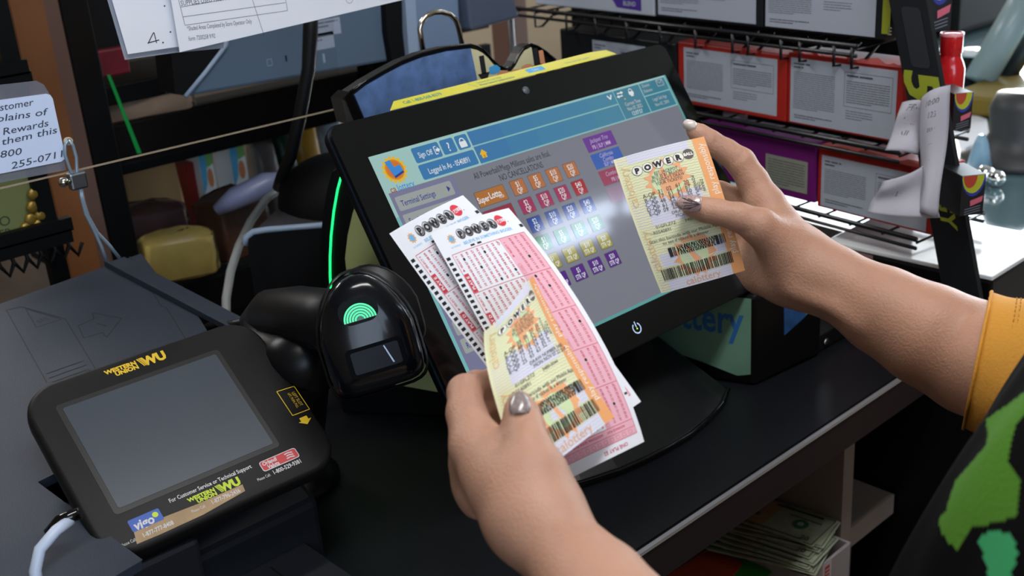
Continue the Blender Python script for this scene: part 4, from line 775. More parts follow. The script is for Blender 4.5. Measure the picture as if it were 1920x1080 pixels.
b = MB(); p = Print(b, sp_, .2); p.text(1, z5, '5', 60, LIM, 1, rot=-90, bold=.035, sx=1.15); build('number_five', b, su); b = MB(); p = Print(b, sp_, .2); p.text(2, zN - 20, 'ENERGY', 27, LIM, 1, rot=-90, bold=.03, al='c'); build('lettering', b, su)
b = MB(); b.prism([(x, y) for x, y in rr(-12, 0, 12, 64, 5)], 0, .8, mat('strut_tape', '#20242b', .6), lambda x, y, z=0: sp_(x + 3, y + 1430 - ks(1725, 15, -14)[1], z)); build('black_tape', b, su)
b = MB(); p = Print(b, lambda x, y, h: kf(30 - x, 1430 - y, 2 - h), .3); q = ks(1662, 20, 2); p.rect(30 - q[0] - 5, 1430 - q[1] - 40, 30 - q[0] + 6, 1430 - q[1] + 26, LIM, 1, 300); q = ks(1668, 58, 2); p.text(30 - q[0], 1430 - q[1], 'E', 12, LBL, 1, bold=.02)
build('carton_side_print', b, c1.__class__ and wrk)
# things on the rack end beyond the strut
def endbox(px0, py0, px1, py1, d, label, seed):
    c = D((px0 + px1) / 2, (py0 + py1) / 2, d); k = d / FPX; w = (px1 - px0) * k * .9; h = (py1 - py0) * k * .95
    t = thing('shot_carton', c - np.array([0, 0, h / 2]), label, 'carton', 'black shot cartons beyond the strut')
    ex = np.array([.80, -.60, 0]); ez = np.array([0, 0, 1.]); f = lambda x, y, z=0: c + ex * x + ez * y + np.array([.60, .80, 0]) * z
    b = MB(); b.box((-w / 2, -h / 2, 0), (w / 2, h / 2, .05), CBLK, f); build('carton', b, t, .001)
    b = MB(); p = Print(b, lambda x, y, H: f(x, -y, -H), .0003)
    cols_ = (mat('p_lime', '#b4bc28', .5), mat('p_pink', '#d0647a', .5), mat('p_blue', '#2c3a9c', .5))
    p.poly([(w * .5 * cos(a * pi / 12) * .98, -h * .5 + abs(h * .52 * sin(a * pi / 12))) for a in range(13)], cols_[2], 1)
    p.poly([(w * .45 * cos(a * pi / 12) - w * .03, -h * .5 + abs(h * .44 * sin(a * pi / 12))) for a in range(13)], cols_[0], 2)
    p.poly([(w * .28 * cos(a * pi / 12) - w * .15, -h * .5 + abs(h * .30 * sin(a * pi / 12))) for a in range(13)], mat('p_red', '#b8442c', .5), 3)
    p.poly([(-w * .1, h * .12), (w * .42, h * .02), (w * .38, h * .16), (-w * .08, h * .26)], cols_[1], 3)
    for i in range(3): p.line([(-w * .3, h * (.34 + .06 * i)), (w * .34, h * (.26 + .06 * i))], h * .022, LIN, 2)
    build('printed_front', b, t)
endbox(1735, -48, 1790, 62, 1.25, 'black shot carton with pink flash at the top, above the red bottle', 1)
endbox(1784, 172, 1826, 246, 1.27, 'black shot carton with yellow arc beside the hanging notes', 2)
endbox(1797, 325, 1850, 408, 1.2, 'black shot carton with red and yellow arc, lowest beyond the strut', 3)
b = MB(); base_ = D(1779, 150, 1.36); RB = mat('red_bottle', '#c81e24', .18, coat=.6)
for_ = [(0, .0155), (.004, .0175), (.045, .0175), (.053, .015), (.058, .0125), (.062, .0122), (.064, .0132), (.085, .0132), (.0865, .0128)]
b.rings([[(base_[0] + r_ * cos(2 * pi * k / 28), base_[1] + r_ * sin(2 * pi * k / 28), base_[2] - .03 + z) for k in range(28)] for z, r_ in for_], RB)
rb_ = thing('shot_bottle', base_ - np.array([0, 0, .03]), 'small bright red shot bottle standing beyond the strut', 'bottle'); build('body', b, rb_)
b = MB(); b.rings([[(base_[0] + r_ * cos(2 * pi * k / 28), base_[1] + r_ * sin(2 * pi * k / 28), base_[2] - .03 + z) for k in range(28)] for z, r_ in ((.0835, .0136), (.0868, .0138), (.0872, .0115))], mat('cap_pink', '#f09aa0', .25), caps=False); build('cap_rim', b, rb_)
b = MB(); q = atZ(1820, 182, .976); b.cyl(q + np.array([0, 0, .001]), q + np.array([0, 0, .088]), .021, BLKM, seg=24); b.cyl(q + np.array([0, 0, .088]), q + np.array([0, 0, .10]), .026, mat('lid_white', '#e8ecee', .2), seg=28); build('lidded_cup', b, label='black cup with a bright white lid behind the red bottle', cat='cup')
# hanging notes taped to the strut
NP = mat('note_paper', '#aeadb8', .7); NI = mat('note_ink', '#5a5f6c', .8)
def note(name, quad, d, label, lines, bulge=.01, sz=None):
    c = [D(x, y, dd) for (x, y), dd in zip(quad, d)]
    def f(u, v, h=0):
        n = np.cross(c[1] - c[0], c[3] - c[0]); n /= np.linalg.norm(n); n = -n if n @ ray(1700, 300) > 0 else n
        return (c[0] * (1 - u) + c[1] * u) * (1 - v) + (c[3] * (1 - u) + c[2] * u) * v + n * (h / 1000 + bulge * sin(pi * u) + .004 * sin(7 * v + 2 * u))
    W_ = np.linalg.norm(c[1] - c[0]) * 1000; H_ = np.linalg.norm(c[3] - c[0]) * 1000
    b = MB(); b.grid(lambda u, v: f(u, v), 12, 16, NP); p = Print(b, lambda x, y, h: f(x / W_, y / H_, h), .3)
    for (u, v, s, k) in lines: p.text(u * W_, v * H_, s, k, NI, 1, al='l', ital=.25, sx=.9, bold=.01)
    return build(name, b, solid=.0003, label=label, cat='note')
note('paper_note', [(1692, 192), (1740, 192), (1722, 292), (1660, 283)], (1.24, 1.23, 1.23, 1.24), 'handwritten note reading All, left one taped on the strut', [(.25, .14, 'Efin', 10), (.2, .38, 'Sun', 12), (.15, .62, 'All', 10)], .006)
note('receipt', [(1728, 184), (1784, 160), (1760, 408), (1722, 395)], (1.22, 1.2, 1.2, 1.22), 'long folded receipt with handwriting hanging down the strut', [(.25, .10, '10:00', 8), (.35, .2, '1234', 8), (.35, .31, 'sun', 8), (.4, .41, 'jimmy', 8), (.2, .55, 'kel', 8)], .010)
note('receipt', [(1655, 340), (1730, 310), (1762, 408), (1625, 398)], (1.23, 1.22, 1.21, 1.24), 'crumpled pale receipt spreading over the lower red carton', [(.2, .45, 'sale', 8), (.1, .8, 'total', 8)], .012)
# ---------------------------------------------------------------- bright display counter and clutter at the far right
GW = mat('white_frame', '#dfe3e6', .3); GG = mat('counter_glass', '#5f7f86', .10, spec=.8, coat=1.0)
gc = thing('display_case', (2.2, 1.0, 0), 'white framed glass display case shining in window light at right', 'display case')
b = MB(); cp = [(1.357, .60), (3.39, .60), (3.39, 1.53), (1.465, 1.53)]; b.prism(cp, .962, .975, GG, lambda x, y, z: np.array([x, y, z])); build('glass_top', b, gc)
b = MB(); b.box((1.345, .585, .925), (3.4, .61, .982), GW); b.prism([(1.345, .585), (1.37, .585), (1.477, 1.55), (1.452, 1.55)], .925, .982, GW, lambda x, y, z: np.array([x, y, z]))
for x in (1.345, 3.38): b.box((x, .585, 0), (x + .022, .607, .93), GW)
b.box((1.455, 1.53, 0), (1.477, 1.55, .93), GW); build('frame', b, gc, .003)
b = MB(); b.prism([(1.352, .60), (1.356, .60), (1.466, 1.53), (1.462, 1.53)], .905, .925, mat('case_glass', '#b8c4c8', .05, alpha=.3), lambda x, y, z: np.array([x, y, z])); b.box((1.36, .592, .905), (3.38, .596, .925), mat('case_glass', '#b8c4c8', .05, alpha=.3)); build('side_glass', b, gc)
b = MB(); b.prism([(1.362, .61), (3.38, .61), (3.38, 1.52), (1.475, 1.52)], 0, .905, mat('case_base', '#241d19', .6), lambda x, y, z: np.array([x, y, z])) if True else b.box((1.36, .61, 0), (3.38, 2.58, .30), mat('case_base', '#7e8386', .5)); build('case_base', b, gc)
bb = thing('rack_plinth', (1.25, .62, 0), 'black cabinet with a dull red label standing behind the forearm, below the wire rack', 'cabinet')
b = MB(); b.box((1.166, .512, 0), (1.33, .725, 1.043), BLK); build('body', b, bb, .004)
b = MB(); b.box((1.166, .512, 1.043), (1.33, .725, 1.048), mat('glare_white', '#eef2f4', .12, spec=.9, coat=1)); build('glare_top', b, bb, .001)  # window glare on the black top, put in as a glossy white plate
g_ = lambda x, y, h=0: np.array([1.166 - h / 1000, .725 - x / 1000, 1.048 - y / 1000])
b = MB(); p = Print(b, g_, .4); p.rect(14, 12, 62, 60, mat('dull_red', '#8a1418', .4), 1, 300); p.rect(10, 6, 66, 11, mat('pinkish', '#8a6a72', .5), 1, 300); build('red_label', b, bb)
b = MB(); b.tube([g_(3, 34, 2), g_(-1, 8, 2), g_(-3, 1, 2), g_(0, -1, 2), g_(12, -1.5, 2)], .0018, mat('pale_edge', '#b9b9c4', .3), 8); build('wire_edge', b, bb)
b = MB(); zc = .958; b.box((1.06, .70, .951), (1.16, .78, .985), mat('cream_item', '#c9ac72', .5, noise=(20, .3))); build('cream_packet', b, bevel=.003, label='cream packet lying on the counter below the forearm', cat='packet')
b = MB(); b.box((1.045, .662, .951), (1.135, .69, .972), BLKM); b.cyl((1.07, .661, .962), (1.07, .658, .962), .004, STEEL); b.cyl((1.115, .661, .962), (1.115, .658, .962), .004, STEEL); build('black_tray', b, bevel=.002, label='low black tray with two screws at the counter corner', cat='tray')
# blurred clutter beyond, each standing on the glass top
def oncase(px, py): return atZ(px, py, .976)
q = oncase(1905, 300); b = MB()
b.rings([[(q[0] + r_ * cos(2 * pi * k / 28), q[1] + r_ * sin(2 * pi * k / 28), .976 + z) for k in range(28)] for z, r_ in ((0, .09), (.010, .09), (.02, .06), (.05, .045), (.09, .05), (.115, .04), (.12, .01))], mat('grey_dome', '#3a3b3d', .5)); build('grey_stand', b, label='grey rounded stand at the far right edge on the display case', cat='stand')
q = oncase(1890, 215); b = MB(); b.box((q[0] - .05, q[1], .977), (q[0] + .30, q[1] + .10, 1.02), mat('olive_gold', '#7d6a1a', .5, noise=(8, .15))); build('gold_carton', b, bevel=.01, label='dark gold carton on the display case at upper right', cat='carton')
b = MB(); u_ = D(1925, -5, 2.3); v_ = atZ(1836, 150, 1.02) ; dd = (u_ - v_); dd /= np.linalg.norm(dd)
b.tube([v_, u_ + dd * .1], .032, mat('pale_tube', '#8fa4a8', .3), 12); build('pale_rail', b, label='slanting pale glass rail at the upper right corner', cat='rail')
b = MB(); b.tube([v_ + np.array([.07, -.02, -.01]), u_ + dd * .1 + np.array([.07, -.02, -.03])], .022, mat('teal_dark', '#17242a', .4), 12); build('dark_rail', b, label='slanting dark rail below the pale one, upper right', cat='rail')
b = MB(); q = atZ(1830, 60, .976); b.box((q[0] - .12, q[1], .977), (q[0] + .25, q[1] + .2, 1.22), BLKM); build('dark_machine', b, bevel=.02, label='dark blurred machine behind the shot cartons', cat='machine')
for i, (P_, lab) in enumerate((([(1765, 250), (1800, 205), (1850, 225), (1862, 300), (1835, 330), (1800, 340)], 'painted patch of white glare on the display case behind the lower shot carton'), ([(1770, 430), (1800, 405), (1832, 425), (1842, 470), (1810, 490), (1775, 480)], 'painted patch of white glare at the near corner of the display case'), ([(1855, 110), (1920, 100), (1935, 135), (1860, 150)], 'painted patch of white glare behind the gold carton'))):
    b = MB(); q = [oncase(*a) for a in P_]; k = len(q); b.add([a + [0, 0, .0002] for a in q] + [a + [0, 0, .0015] for a in q], [tuple(range(k))[::-1], tuple(range(k, 2 * k))] + [(i_, (i_ + 1) % k, k + (i_ + 1) % k, k + i_) for i_ in range(k)], WHT); build('white_paper_glare', b, label=lab, cat='paper')  # glare on the case top, shaped as flat white sheets
for i, (x, y, r_) in enumerate(((1845, 345, .016), (1830, 318, .013), (1866, 350, .014), (1795, 230, .015), (1880, 120, .016), (1905, 130, .014))):
    q = oncase(x, y); b = MB(); b.ball((q[0], q[1], .976 + r_), r_, mat('foil_silver', '#f2f4f4', .12, 1), 14); build('foil_ball', b, label='shiny silver wrapped ball lying on the glass display case', cat='sweet', group='silver foil balls on the display case')
q = oncase(1835, 325); b = MB(); b.rings([[(q[0] + r_ * cos(2 * pi * k / 20), q[1] + r_ * sin(2 * pi * k / 20), .976 + z) for k in range(20)] for z, r_ in ((0, .022), (.05, .012), (.065, .006))], mat('pale_blue_cone', '#8fb4cc', .3)); build('blue_cone', b, label='pale blue cone shaped item on the bright case top', cat='ornament')
# far shelf of the shop for side views
b = MB(); b.box((-.6, 3.2, 0), (2.6, 3.55, 1.5), mat('far_gondola', '#4a3c30', .7, noise=(6, .3))); build('gondola_shelf', b, bevel=.01, label='brown shop gondola standing behind the black rack', cat='shelf')
# ---------------------------------------------------------------- under the counter: money, envelopes, folders
def lz(px, py, z): return atZ(px, py, z)
SHZ = .681
tr = thing('money_tray', lz(1480, 1060, SHZ), 'pale plastic cash tray with red label under the counter', 'tray')
ZT = .755
q = [lz(x, y, ZT) for x, y in ((1180, 940), (1340, 870), (1588, 985), (1420, 1110))]
def flat(px, z, th, m, name, label, cat, group=None, parent=None, grid=None):
    pts = [lz(x, y, z) for x, y in px]; b = MB(); n = len(pts); b.add([p - [0, 0, th] for p in pts] + pts, [tuple(range(n)), tuple(range(n, 2 * n))] + [(i, (i + 1) % n, n + (i + 1) % n, n + i) for i in range(n)], m)
    if parent is not None: return build(name, b, parent)
    return build(name, b, label=label, cat=cat, group=group)
TRY = mat('tray_clear', '#a7a0a4', .35, alpha=.75)
c_ = [np.array([.83, .585]), np.array([1.0, .585]), np.array([1.0, .80]), np.array([.83, .80])]
b = MB(); b.box((.925, .583, SHZ), (1.016, .587, ZT - .012), TRY); b.box((1.012, .583, SHZ), (1.016, .80, ZT - .012), TRY); b.box((.925, .583, SHZ), (.929, .80, ZT - .012), TRY); b.box((.925, .583, SHZ), (1.016, .80, SHZ + .003), TRY); build('tray', b, tr, .001)
b = MB(); p = Print(b, lambda x, y, h: np.array([.955 + x / 1000, .583 - h / 1000, .742 - y / 1000]), .25); p.rect(0, 0, 18, 40, mat('label_white3', '#c0b8bc', .6), 1); p.rect(4, 4, 14, 32, mat('label_red3', '#b02030', .5), 2); p.para(5, 8, 13, 5, 5, 2, mat('label_white3', '#c0b8bc', .6), 3); build('red_label', b, tr)
BG = mat('bill_green', '#9aa38c', .8, noise=(120, .12)); BP = mat('bill_peach', '#a88a68', .8); BI = mat('bill_ink', '#26302a', .8); BI2 = mat('bill_grey', '#566052', .8)
def bill(cx, cy, z, rot, lab):
    R_ = radians(rot); b = MB(); f = lambda x, y, h=0: np.array([cx + (x * cos(R_) - y * sin(R_)) / 1000, cy + (x * sin(R_) + y * cos(R_)) / 1000, z + h / 1000 + .0025 * sin(x / 40) * 1])
    b.grid(lambda u, v: f(156 * (u - .5), 66 * (v - .5), 0), 8, 2, BG); p = Print(b, lambda x, y, h: f(x, -y, h), .2)
    p.rect(-24, -31, 8, 31, BP, 1, 20); p.frame(-75, -30, 75, 30, 1.2, BI2, 2); p.circ(45, 0, 9.5, mat('seal_green', '#2a6048', .8), 3); p.circ(45, 0, 4, BG, 4); p.circ(-46, 0, 20, BI, 2, 20, 27); p.line([(0, -25), (62, -25)], 4, BI, 3); p.line([(24, -13), (66, -13)], 2.4, BI2, 3); p.line([(-70, 27), (60, 27)], 2.5, BI2, 3); p.text(62, 22, '20', 11, BI2, 3, bold=.03); p.circ(-10, 5, 4, BI2, 3)
    return build('banknote', b, solid=.0002, label=lab, cat='banknote', group='banknotes in the cash tray')
nb = lz(1470, 990, ZT + .018)
for i in range(8):
    bill(.982 - .006 * (7 - i) + random.uniform(-.003, .003), .672 + random.uniform(-.004, .006) - .0015 * (7 - i), ZT - .010 + .0022 * i, 97 + 180 + random.uniform(-5, 5) + (7 - i), 'topmost banknote of the pile in the cash tray, seal showing' if i == 7 else 'banknote in the pile beneath the topmost one')
b = MB(); b.add([(.95, .74, .752), (1.013, .72, .752), (1.015, .80, .76), (.955, .82, .76)] + [(.95, .74, .755), (1.013, .72, .755), (1.015, .80, .763), (.955, .82, .763)], [(3, 2, 1, 0), (4, 5, 6, 7), (0, 1, 5, 4), (1, 2, 6, 5), (2, 3, 7, 6), (3, 0, 4, 7)], mat('manila', '#a06a34', .7)); build('envelope', b, label='brown envelope sticking out behind the pile of banknotes', cat='envelope')
GP3 = mat('green_paper', '#2f9a3c', .7); GP4 = mat('green_paper_pale', '#3f8a58', .7)
flat([(1285, 1000), (1350, 990), (1460, 1045), (1400, 1085), (1330, 1060)], .722, .003, GP4, 'green_folder', 'dull green paper under the counter behind the bright green one', 'paper')
flat([(1400, 1040), (1467, 1050), (1410, 1110), (1340, 1110)], .728, .002, GP3, 'green_note', 'bright green paper corner under the counter beside the cash tray', 'paper')
flat([(1300, 1035), (1345, 1030), (1392, 1055), (1350, 1110), (1180, 1110)], .734, .003, mat('orange_red_paper', '#a83a18', .7), 'orange_envelope', 'orange red envelope under the counter at the bottom', 'envelope')
flat([(1230, 1040), (1300, 1015), (1325, 1030), (1250, 1075)], .744, .003, mat('dark_red_paper', '#3a1210', .7), 'dark_red_folder', 'dark red folder under the counter edge at the bottom', 'folder')
# ---------------------------------------------------------------- lottery papers
PW = mat('slip_white', '#eceef4', .6); PK = mat('slip_pink', '#eeb4c4', .6); RD = mat('slip_red', '#d03a48', .6); RDL = mat('slip_number', '#cf5260', .6); BK = mat('slip_black', '#141418', .6)
CR = mat('ticket_paper', '#e9e6bc', .55); CO2 = mat('ticket_orange', '#efa868', .55); GWV = mat('ticket_wave', '#c3d4a6', .55); LAV = mat('ticket_lilac', '#dcdce8', .55); COL_ = mat('ticket_letter', '#e8bf86', .55); SUN = mat('ticket_sun', '#efac78', .55); PG3 = mat('ticket_sage', '#cfdfae', .55); BRN = mat('ball_brown', '#5b5050', .5); WHL = mat('ticket_cream_white', '#f3efe4', .55)
SKB = mat('slip_sky', '#6cb4e2', .6); BALLG = mat('ball_grey', '#77777b', .5); BALLD = mat('ball_dark', '#2c2c30', .5); BALLL = mat('ball_light', '#c9c9ce', .5); BRED = mat('ball_red', '#dc3444', .5)
def patch(rows, W_, H_, cyl=0.):
    """rows: left and right points of each cross line (quadratic in v); W_,H_ in mm"""
    L_ = [np.array(r[0]) for r in rows]; R_ = [np.array(r[1]) for r in rows]
    def q(P, v):
        if len(P) == 2: return P[0] * (1 - v) + P[1] * v
        a = 2 * (v - .5) * (v - 1); b_ = 4 * v * (1 - v); c_ = 2 * v * (v - .5); return P[0] * a + P[1] * b_ + P[2] * c_
    def pos(u, v): return q(L_, v) * (1 - u) + q(R_, v) * u
    def f(x, y, h=0):
        u, v = x / W_, y / H_; P = pos(u, v); e = .01
        n = np.cross(pos(u + e, v) - pos(u - e, v), pos(u, v + e) - pos(u, v - e)); n /= np.linalg.norm(n)
        if n @ P - n @ np.array([0, 0, EYE]) > 0: n = -n
        return P + n * (h / 1000 + cyl * 4 * u * (1 - u))
    return f
def paper(name, f, W_, H_, m, label, draw, cat, nu=10, nv=20):
    b = MB(); b.grid(lambda u, v: f(W_ * u, H_ * v, 0), nu, nv, m); b.grid(lambda u, v: f(W_ * u, H_ * v, -.16), nu, nv, m)
    draw(Print(b, f, .07)); return build(name, b, label=label, cat=cat)
def ball(p, x, y, r, ch, red=False):
    if red:
        p.circ(x, y, r, BRED, 2, 24); p.poly([(x - r * .95, y - r * .2), (x + r * .95, y - r * .3), (x + r * .9, y + r * .35), (x - r * .9, y + r * .42)], PW, 3); p.text(x, y + r * .08, 'BALL', r * .85, BRED, 4, bold=.03, sx=.9)
    else:
        p.circ(x, y, r, BALLD, 2, 24); p.circ(x - r * .04, y - r * .06, r * .9, BALLG, 3, 24); p.circ(x - r * .12, y - r * .2, r * .66, BALLL, 4, 20); p.text(x, y + r * .02, ch, r * 1.6, BK, 5, bold=.07)
def slipdraw(p, marks):
    W_, H_ = 82, 190
    p.circ(15.5, 9.5, 2.3, SKB, 2); p.star(15.5, 9.5, 3.9, 2.9, 10, mat('slip_gold', '#ecb070', .6), 1); p.text(15.5, 15, 'ca lottery', 2.4, SKB, 1)
    for i, ch in enumerate('POWER'): ball(p, 25.8 + 7.9 * i, 8.2 - .0 * i, 4.0, ch)
    ball(p, 66, 7.6, 4.5, '', True); p.circ(72, 9.6, .35, BK, 1)
    p.text(47, 15.1, 'BELIEVE IN SOMETHING BIGGER', 3.1, SKB, 1, bold=.02, sx=1.06)
    p.rect(28, 17.4, 32, 18.8, BK, 1); p.rect(34.5, 17.4, 38.5, 18.8, BK, 1); p.rect(78.6, 13.6, 81.6, 16, BK, 1)
    p.rect(53.5, 20, 78, 170, PK, 1, 8); p.rect(8, 170, 78, 181, PK, 1, 8)
    for y in (20, 50, 80, 110, 140, 170, 181): p.rect(8, y - .2, 78, y + .2, RD, 2, 6)
    for x in (7.8, 77.8): p.rect(x, 20, x + .35, 181, RD, 2, 6)
    p.rect(8, 175.3, 78, 175.6, RD, 2, 6)
    for i in range(38): p.rect(1.6, 20.5 + 4.1 * i, 5.2, 22.7 + 4.1 * i, BK, 1)
    for i in range(5): p.rect(79.4, 30 + 30 * i, 81.8, 31.8 + 30 * i, BK, 1) if i > 3 else None
    for k in range(5):
        y0 = 20 + 30 * k; p.rect(8.4, y0 + 15.5, 12.6, y0 + 29.6, RD, 2, 4); p.text(10.5, y0 + 22.5, 'PLAY ' + 'EDCBA'[k], 3.3, PW, 3, rot=90, bold=.03)
        p.text(10.5, y0 + 6.2, 'SELECT 5', 2.3, RD, 2, rot=90, bold=.02); p.poly([(10.5, y0 + 11.4), (9.6, y0 + 13.6), (11.4, y0 + 13.6)], RD, 2)
        p.text(56.2, y0 + 8, 'SELECT 1', 2.3, RD, 2, rot=90, bold=.02); p.poly([(56.2, y0 + 13), (55.3, y0 + 15.2), (57.1, y0 + 15.2)], RD, 2); p.frame(55, y0 + 21, 57.6, y0 + 28.5, .2, RD, 2); p.text(56.3, y0 + 24.8, 'VOID', 2, RD, 2, rot=90)
        for c in range(8):
            x = 16 + 5.0 * c
            for r_ in range(9):
                n_ = c * 9 + 9 - r_
                if n_ > 69 and not (c == 7 and r_ == 0): continue
                y = y0 + 2.6 + 3.05 * r_
                if (k, c, r_) in marks: p.circ(x, y, 1.05, BK, 3, 12, 1.25); continue
                p.text(x, y, 'QP' if n_ > 69 else '%02d' % n_, 2.6, RDL, 2, rot=90, bold=.03)
        for c in range(3):
            x = 62.6 + 5.6 * c
            for r_ in range(9):
                n_ = c * 9 + 9 - r_; y = y0 + 2.6 + 3.05 * r_
                if (k, 10 + c, r_) in marks: p.circ(x, y, 1.05, BK, 3, 12, 1.25); continue
                p.text(x, y, 'QP' if n_ > 26 else '%02d' % n_, 2.6, RDL, 2, rot=90, bold=.03)
    p.text(61, 172.7, 'ADVANCE PLAY', 2.4, RD, 2, rot=180, bold=.02); p.text(34, 172.7, 'ADDITIONAL QUICK PICKS', 2.4, RD, 2, rot=180, bold=.02)
    for i in range(11): p.frame(11 + 6 * i, 177, 14 + 6 * i, 179.6, .2, RD, 2)
    p.text(55, 185.8, 'ONE PLAY $2', 4, mat('slip_magenta', '#c43a6a', .6), 1, rot=180, bold=.02)
M1 = {(0, 0, 1), (0, 2, 4), (0, 4, 1), (0, 7, 7), (0, 4, 8), (0, 11, 5), (1, 0, 1), (1, 3, 0), (1, 10, 0), (1, 11, 3), (2, 12, 3), (2, 1, 4), (3, 10, 2), (3, 3, 3), (4, 5, 6), (4, 11, 4), (4, 2, 8)}
M2 = {(0, 2, 1), (0, 1, 6), (0, 5, 3), (1, 3, 2), (1, 11, 4), (2, 0, 5), (3, 10, 3)}
dA = .765
fA = patch([(D(730, 438, .80), D(868, 366, .80)), (D(898, 668, .752), D(1052, 560, .748)), (D(1052, 860, .715), D(1202, 753, .715))], 82, 190, .002)
paper('playslip', fA, 82, 190, PW, 'pink and white playslip fanned out behind the other, upper left', lambda p: slipdraw(p, M2), 'lottery slip')
fB = patch([(D(806, 437, .785), D(954, 390, .785)), (D(934, 668, .735), D(1110, 604, .728)), (D(1060, 902, .700), D(1208, 828, .700))], 82, 190, .002)
paper('playslip', fB, 82, 190, PW, 'pink and white playslip in front, marked with black ovals', lambda p: slipdraw(p, M1), 'lottery slip')
def ticketdraw(p, W_=66, H_=106, seed=1):
    for (x0, x1, y0, y1) in ((9, 53, 0, 7), (12, 52, 36, 56), (9, 58, 78, 88), (8, 58, 98, 106)): p.rect(x0, y0, x1, y1, LAV, 1, 5)
    for i in range(52): p.wave(1.5, 56.6, 1.4 + 2.02 * i, .32, 3.6, .34, GWV if not any(a <= 1.4 + 2.02 * i <= b_ for a, b_ in ((0, 7), (36, 56), (78, 88), (98, 106))) else mat('ticket_wave_lilac', '#c8c6e0', .55), 2)
    p.rect(56.8, 0, 66, H_, CO2, 3, 5)
    p.star(32, 25, 17, 12.5, 15, SUN, 3); p.circ(32, 25.5, 11.5, PG3, 4, 30); p.poly([(22, 14), (30, 12), (33, 22), (43, 20), (45, 30), (27, 36)], SUN, 5)
    for i, ch in enumerate('POWER'):
        x = 13.6 + 7.6 * i; y = 13.2 - .5 * i; p.circ(x, y, 3.7, BK, 6, 22); p.circ(x, y, 3.45, WHL, 7, 22); p.text(x, y, ch, 5.6, BK, 8, bold=.07)
    p.circ(51.2, 10.4, 3.9, BRN, 6, 24); p.text(51.2, 10.4, 'BALL', 3.1, WHL, 7, bold=.05)
    D2 = mat('thermal_ink', '#4a4a4c', .6)
    for s, y in (('EST. JACKPOT', 18.4), ('BUT IS $1 BILLION', 21.1), ("IN TODAY'S DRAW", 23.8), ('YOUR TICKETS?', 26.5)): p.text(32.5, y, s, 3.3, D2, 8, sx=.82)
    R2 = random.Random(seed)
    for i, x in enumerate((16, 24, 30.5, 37, 43.5)):
        for j in range(5):
            p.text(x, 33 + 3.5 * j - .6 * i, ('%s' % 'ABCDE'[j] + '-QP') if i == 0 else '%02d' % R2.randint(1, 69), 4.4, D2, 8, rot=0, sx=.9)
    for j, s in enumerate(('POWERPLAY', 'ONE', 'DRAW')): p.text(49 + 2.6 * j, 36, s[::1], 3.2, D2, 8, rot=-90)
    p.text(27, 50, 'DRAW NUMBER 3485', 3.4, D2, 8, al='l'); p.text(29, 53, 'MON NOV 07 22 $10', 3.4, D2, 8, al='l')
    p.text(13, 57.5, '01GFLZ7Z', 3.3, D2, 8, al='l'); p.text(34, 58, '3480-0044', 3.3, D2, 8, al='l'); p.text(10, 61.2, 'R0540891', 3.3, D2, 8, al='l')
    p.text(31, 67, 'Scan this barcode with our Mobile App', 3.5, D2, 8, sx=.93); p.text(31, 70.2, 'to see if ticket is a winner', 3.5, D2, 8, sx=.93)
    p.star(34, 84, 17, 12.5, 15, SUN, 3); p.circ(33, 84, 10.5, PG3, 4, 26); p.poly([(27, 73), (45, 71), (50, 86), (32, 90)], SUN, 5); p.line([(27, 73), (32, 90), (50, 86), (45, 71)], .4, WHL, 6)
    x0, y0 = 16, 74.6
    p.rect(x0, y0, x0 + 2.6, y0 + 7, BK, 8); p.rect(x0 + 35, y0, x0 + 37.4, y0 + 7, BK, 8); p.bars(x0 + 3.2, y0, x0 + 6, y0 + 7, BK, 8, 5, .2); p.bars(x0 + 38, y0, x0 + 43, y0 + 7, BK, 8, 6, .25)
    for r_ in range(7):
        x = x0 + 6.5
        while x < x0 + 34.2:
            w = R2.choice((.5, .8, 1.2)); p.poly([(x, y0 + r_), (x + w, y0 + r_), (x + w, y0 + r_ + 1), (x, y0 + r_ + 1)], BK, 8); x += w + R2.choice((.4, .6, 1.0))
    p.bars(6, 89, 60.5, 97.5, BK, 8, seed + 10, .34)
    for i, s in enumerate(('calottery', 'calottery')): p.text(4.2, 30 + 46 * i, s, 8.6, COL_, 4, rot=-90 + 180, sx=.95) if i < 0 else p.text(4.2, 24 + 50 * i, s, 8.8, COL_, 4, rot=90, sx=1.0)
    for i in range(2): p.text(61.4, 25 + 46 * i, 'play responsibly', 6.6, WHL, 4, rot=90, sx=.95)
    p.text(34, 101.8, 'calottery', 7.4, mat('ticket_letter2', '#e0a878', .55), 4)
fT = patch([(D(1150, 300, .846), D(1320, 256, .842)), (D(1192, 425, .838), D(1361, 380, .835)), (D(1240, 550, .842), D(1397, 507, .836))], 66, 106, .0025)
paper('lottery_ticket', fT, 66, 106, CR, 'yellow lottery ticket with orange side band held flat in the right hand', lambda p: ticketdraw(p, seed=3), 'lottery ticket')
fU = patch([(D(908, 622, .665), D(999, 517, .745)), (D(924, 735, .655), D(1068, 650, .708)), (D(985, 908, .640), D(1152, 782, .690))], 66, 106, .006)
paper('lottery_ticket', fU, 66, 106, CR, 'curled yellow lottery ticket pinched under the left thumb', lambda p: ticketdraw(p, seed=8), 'lottery ticket')
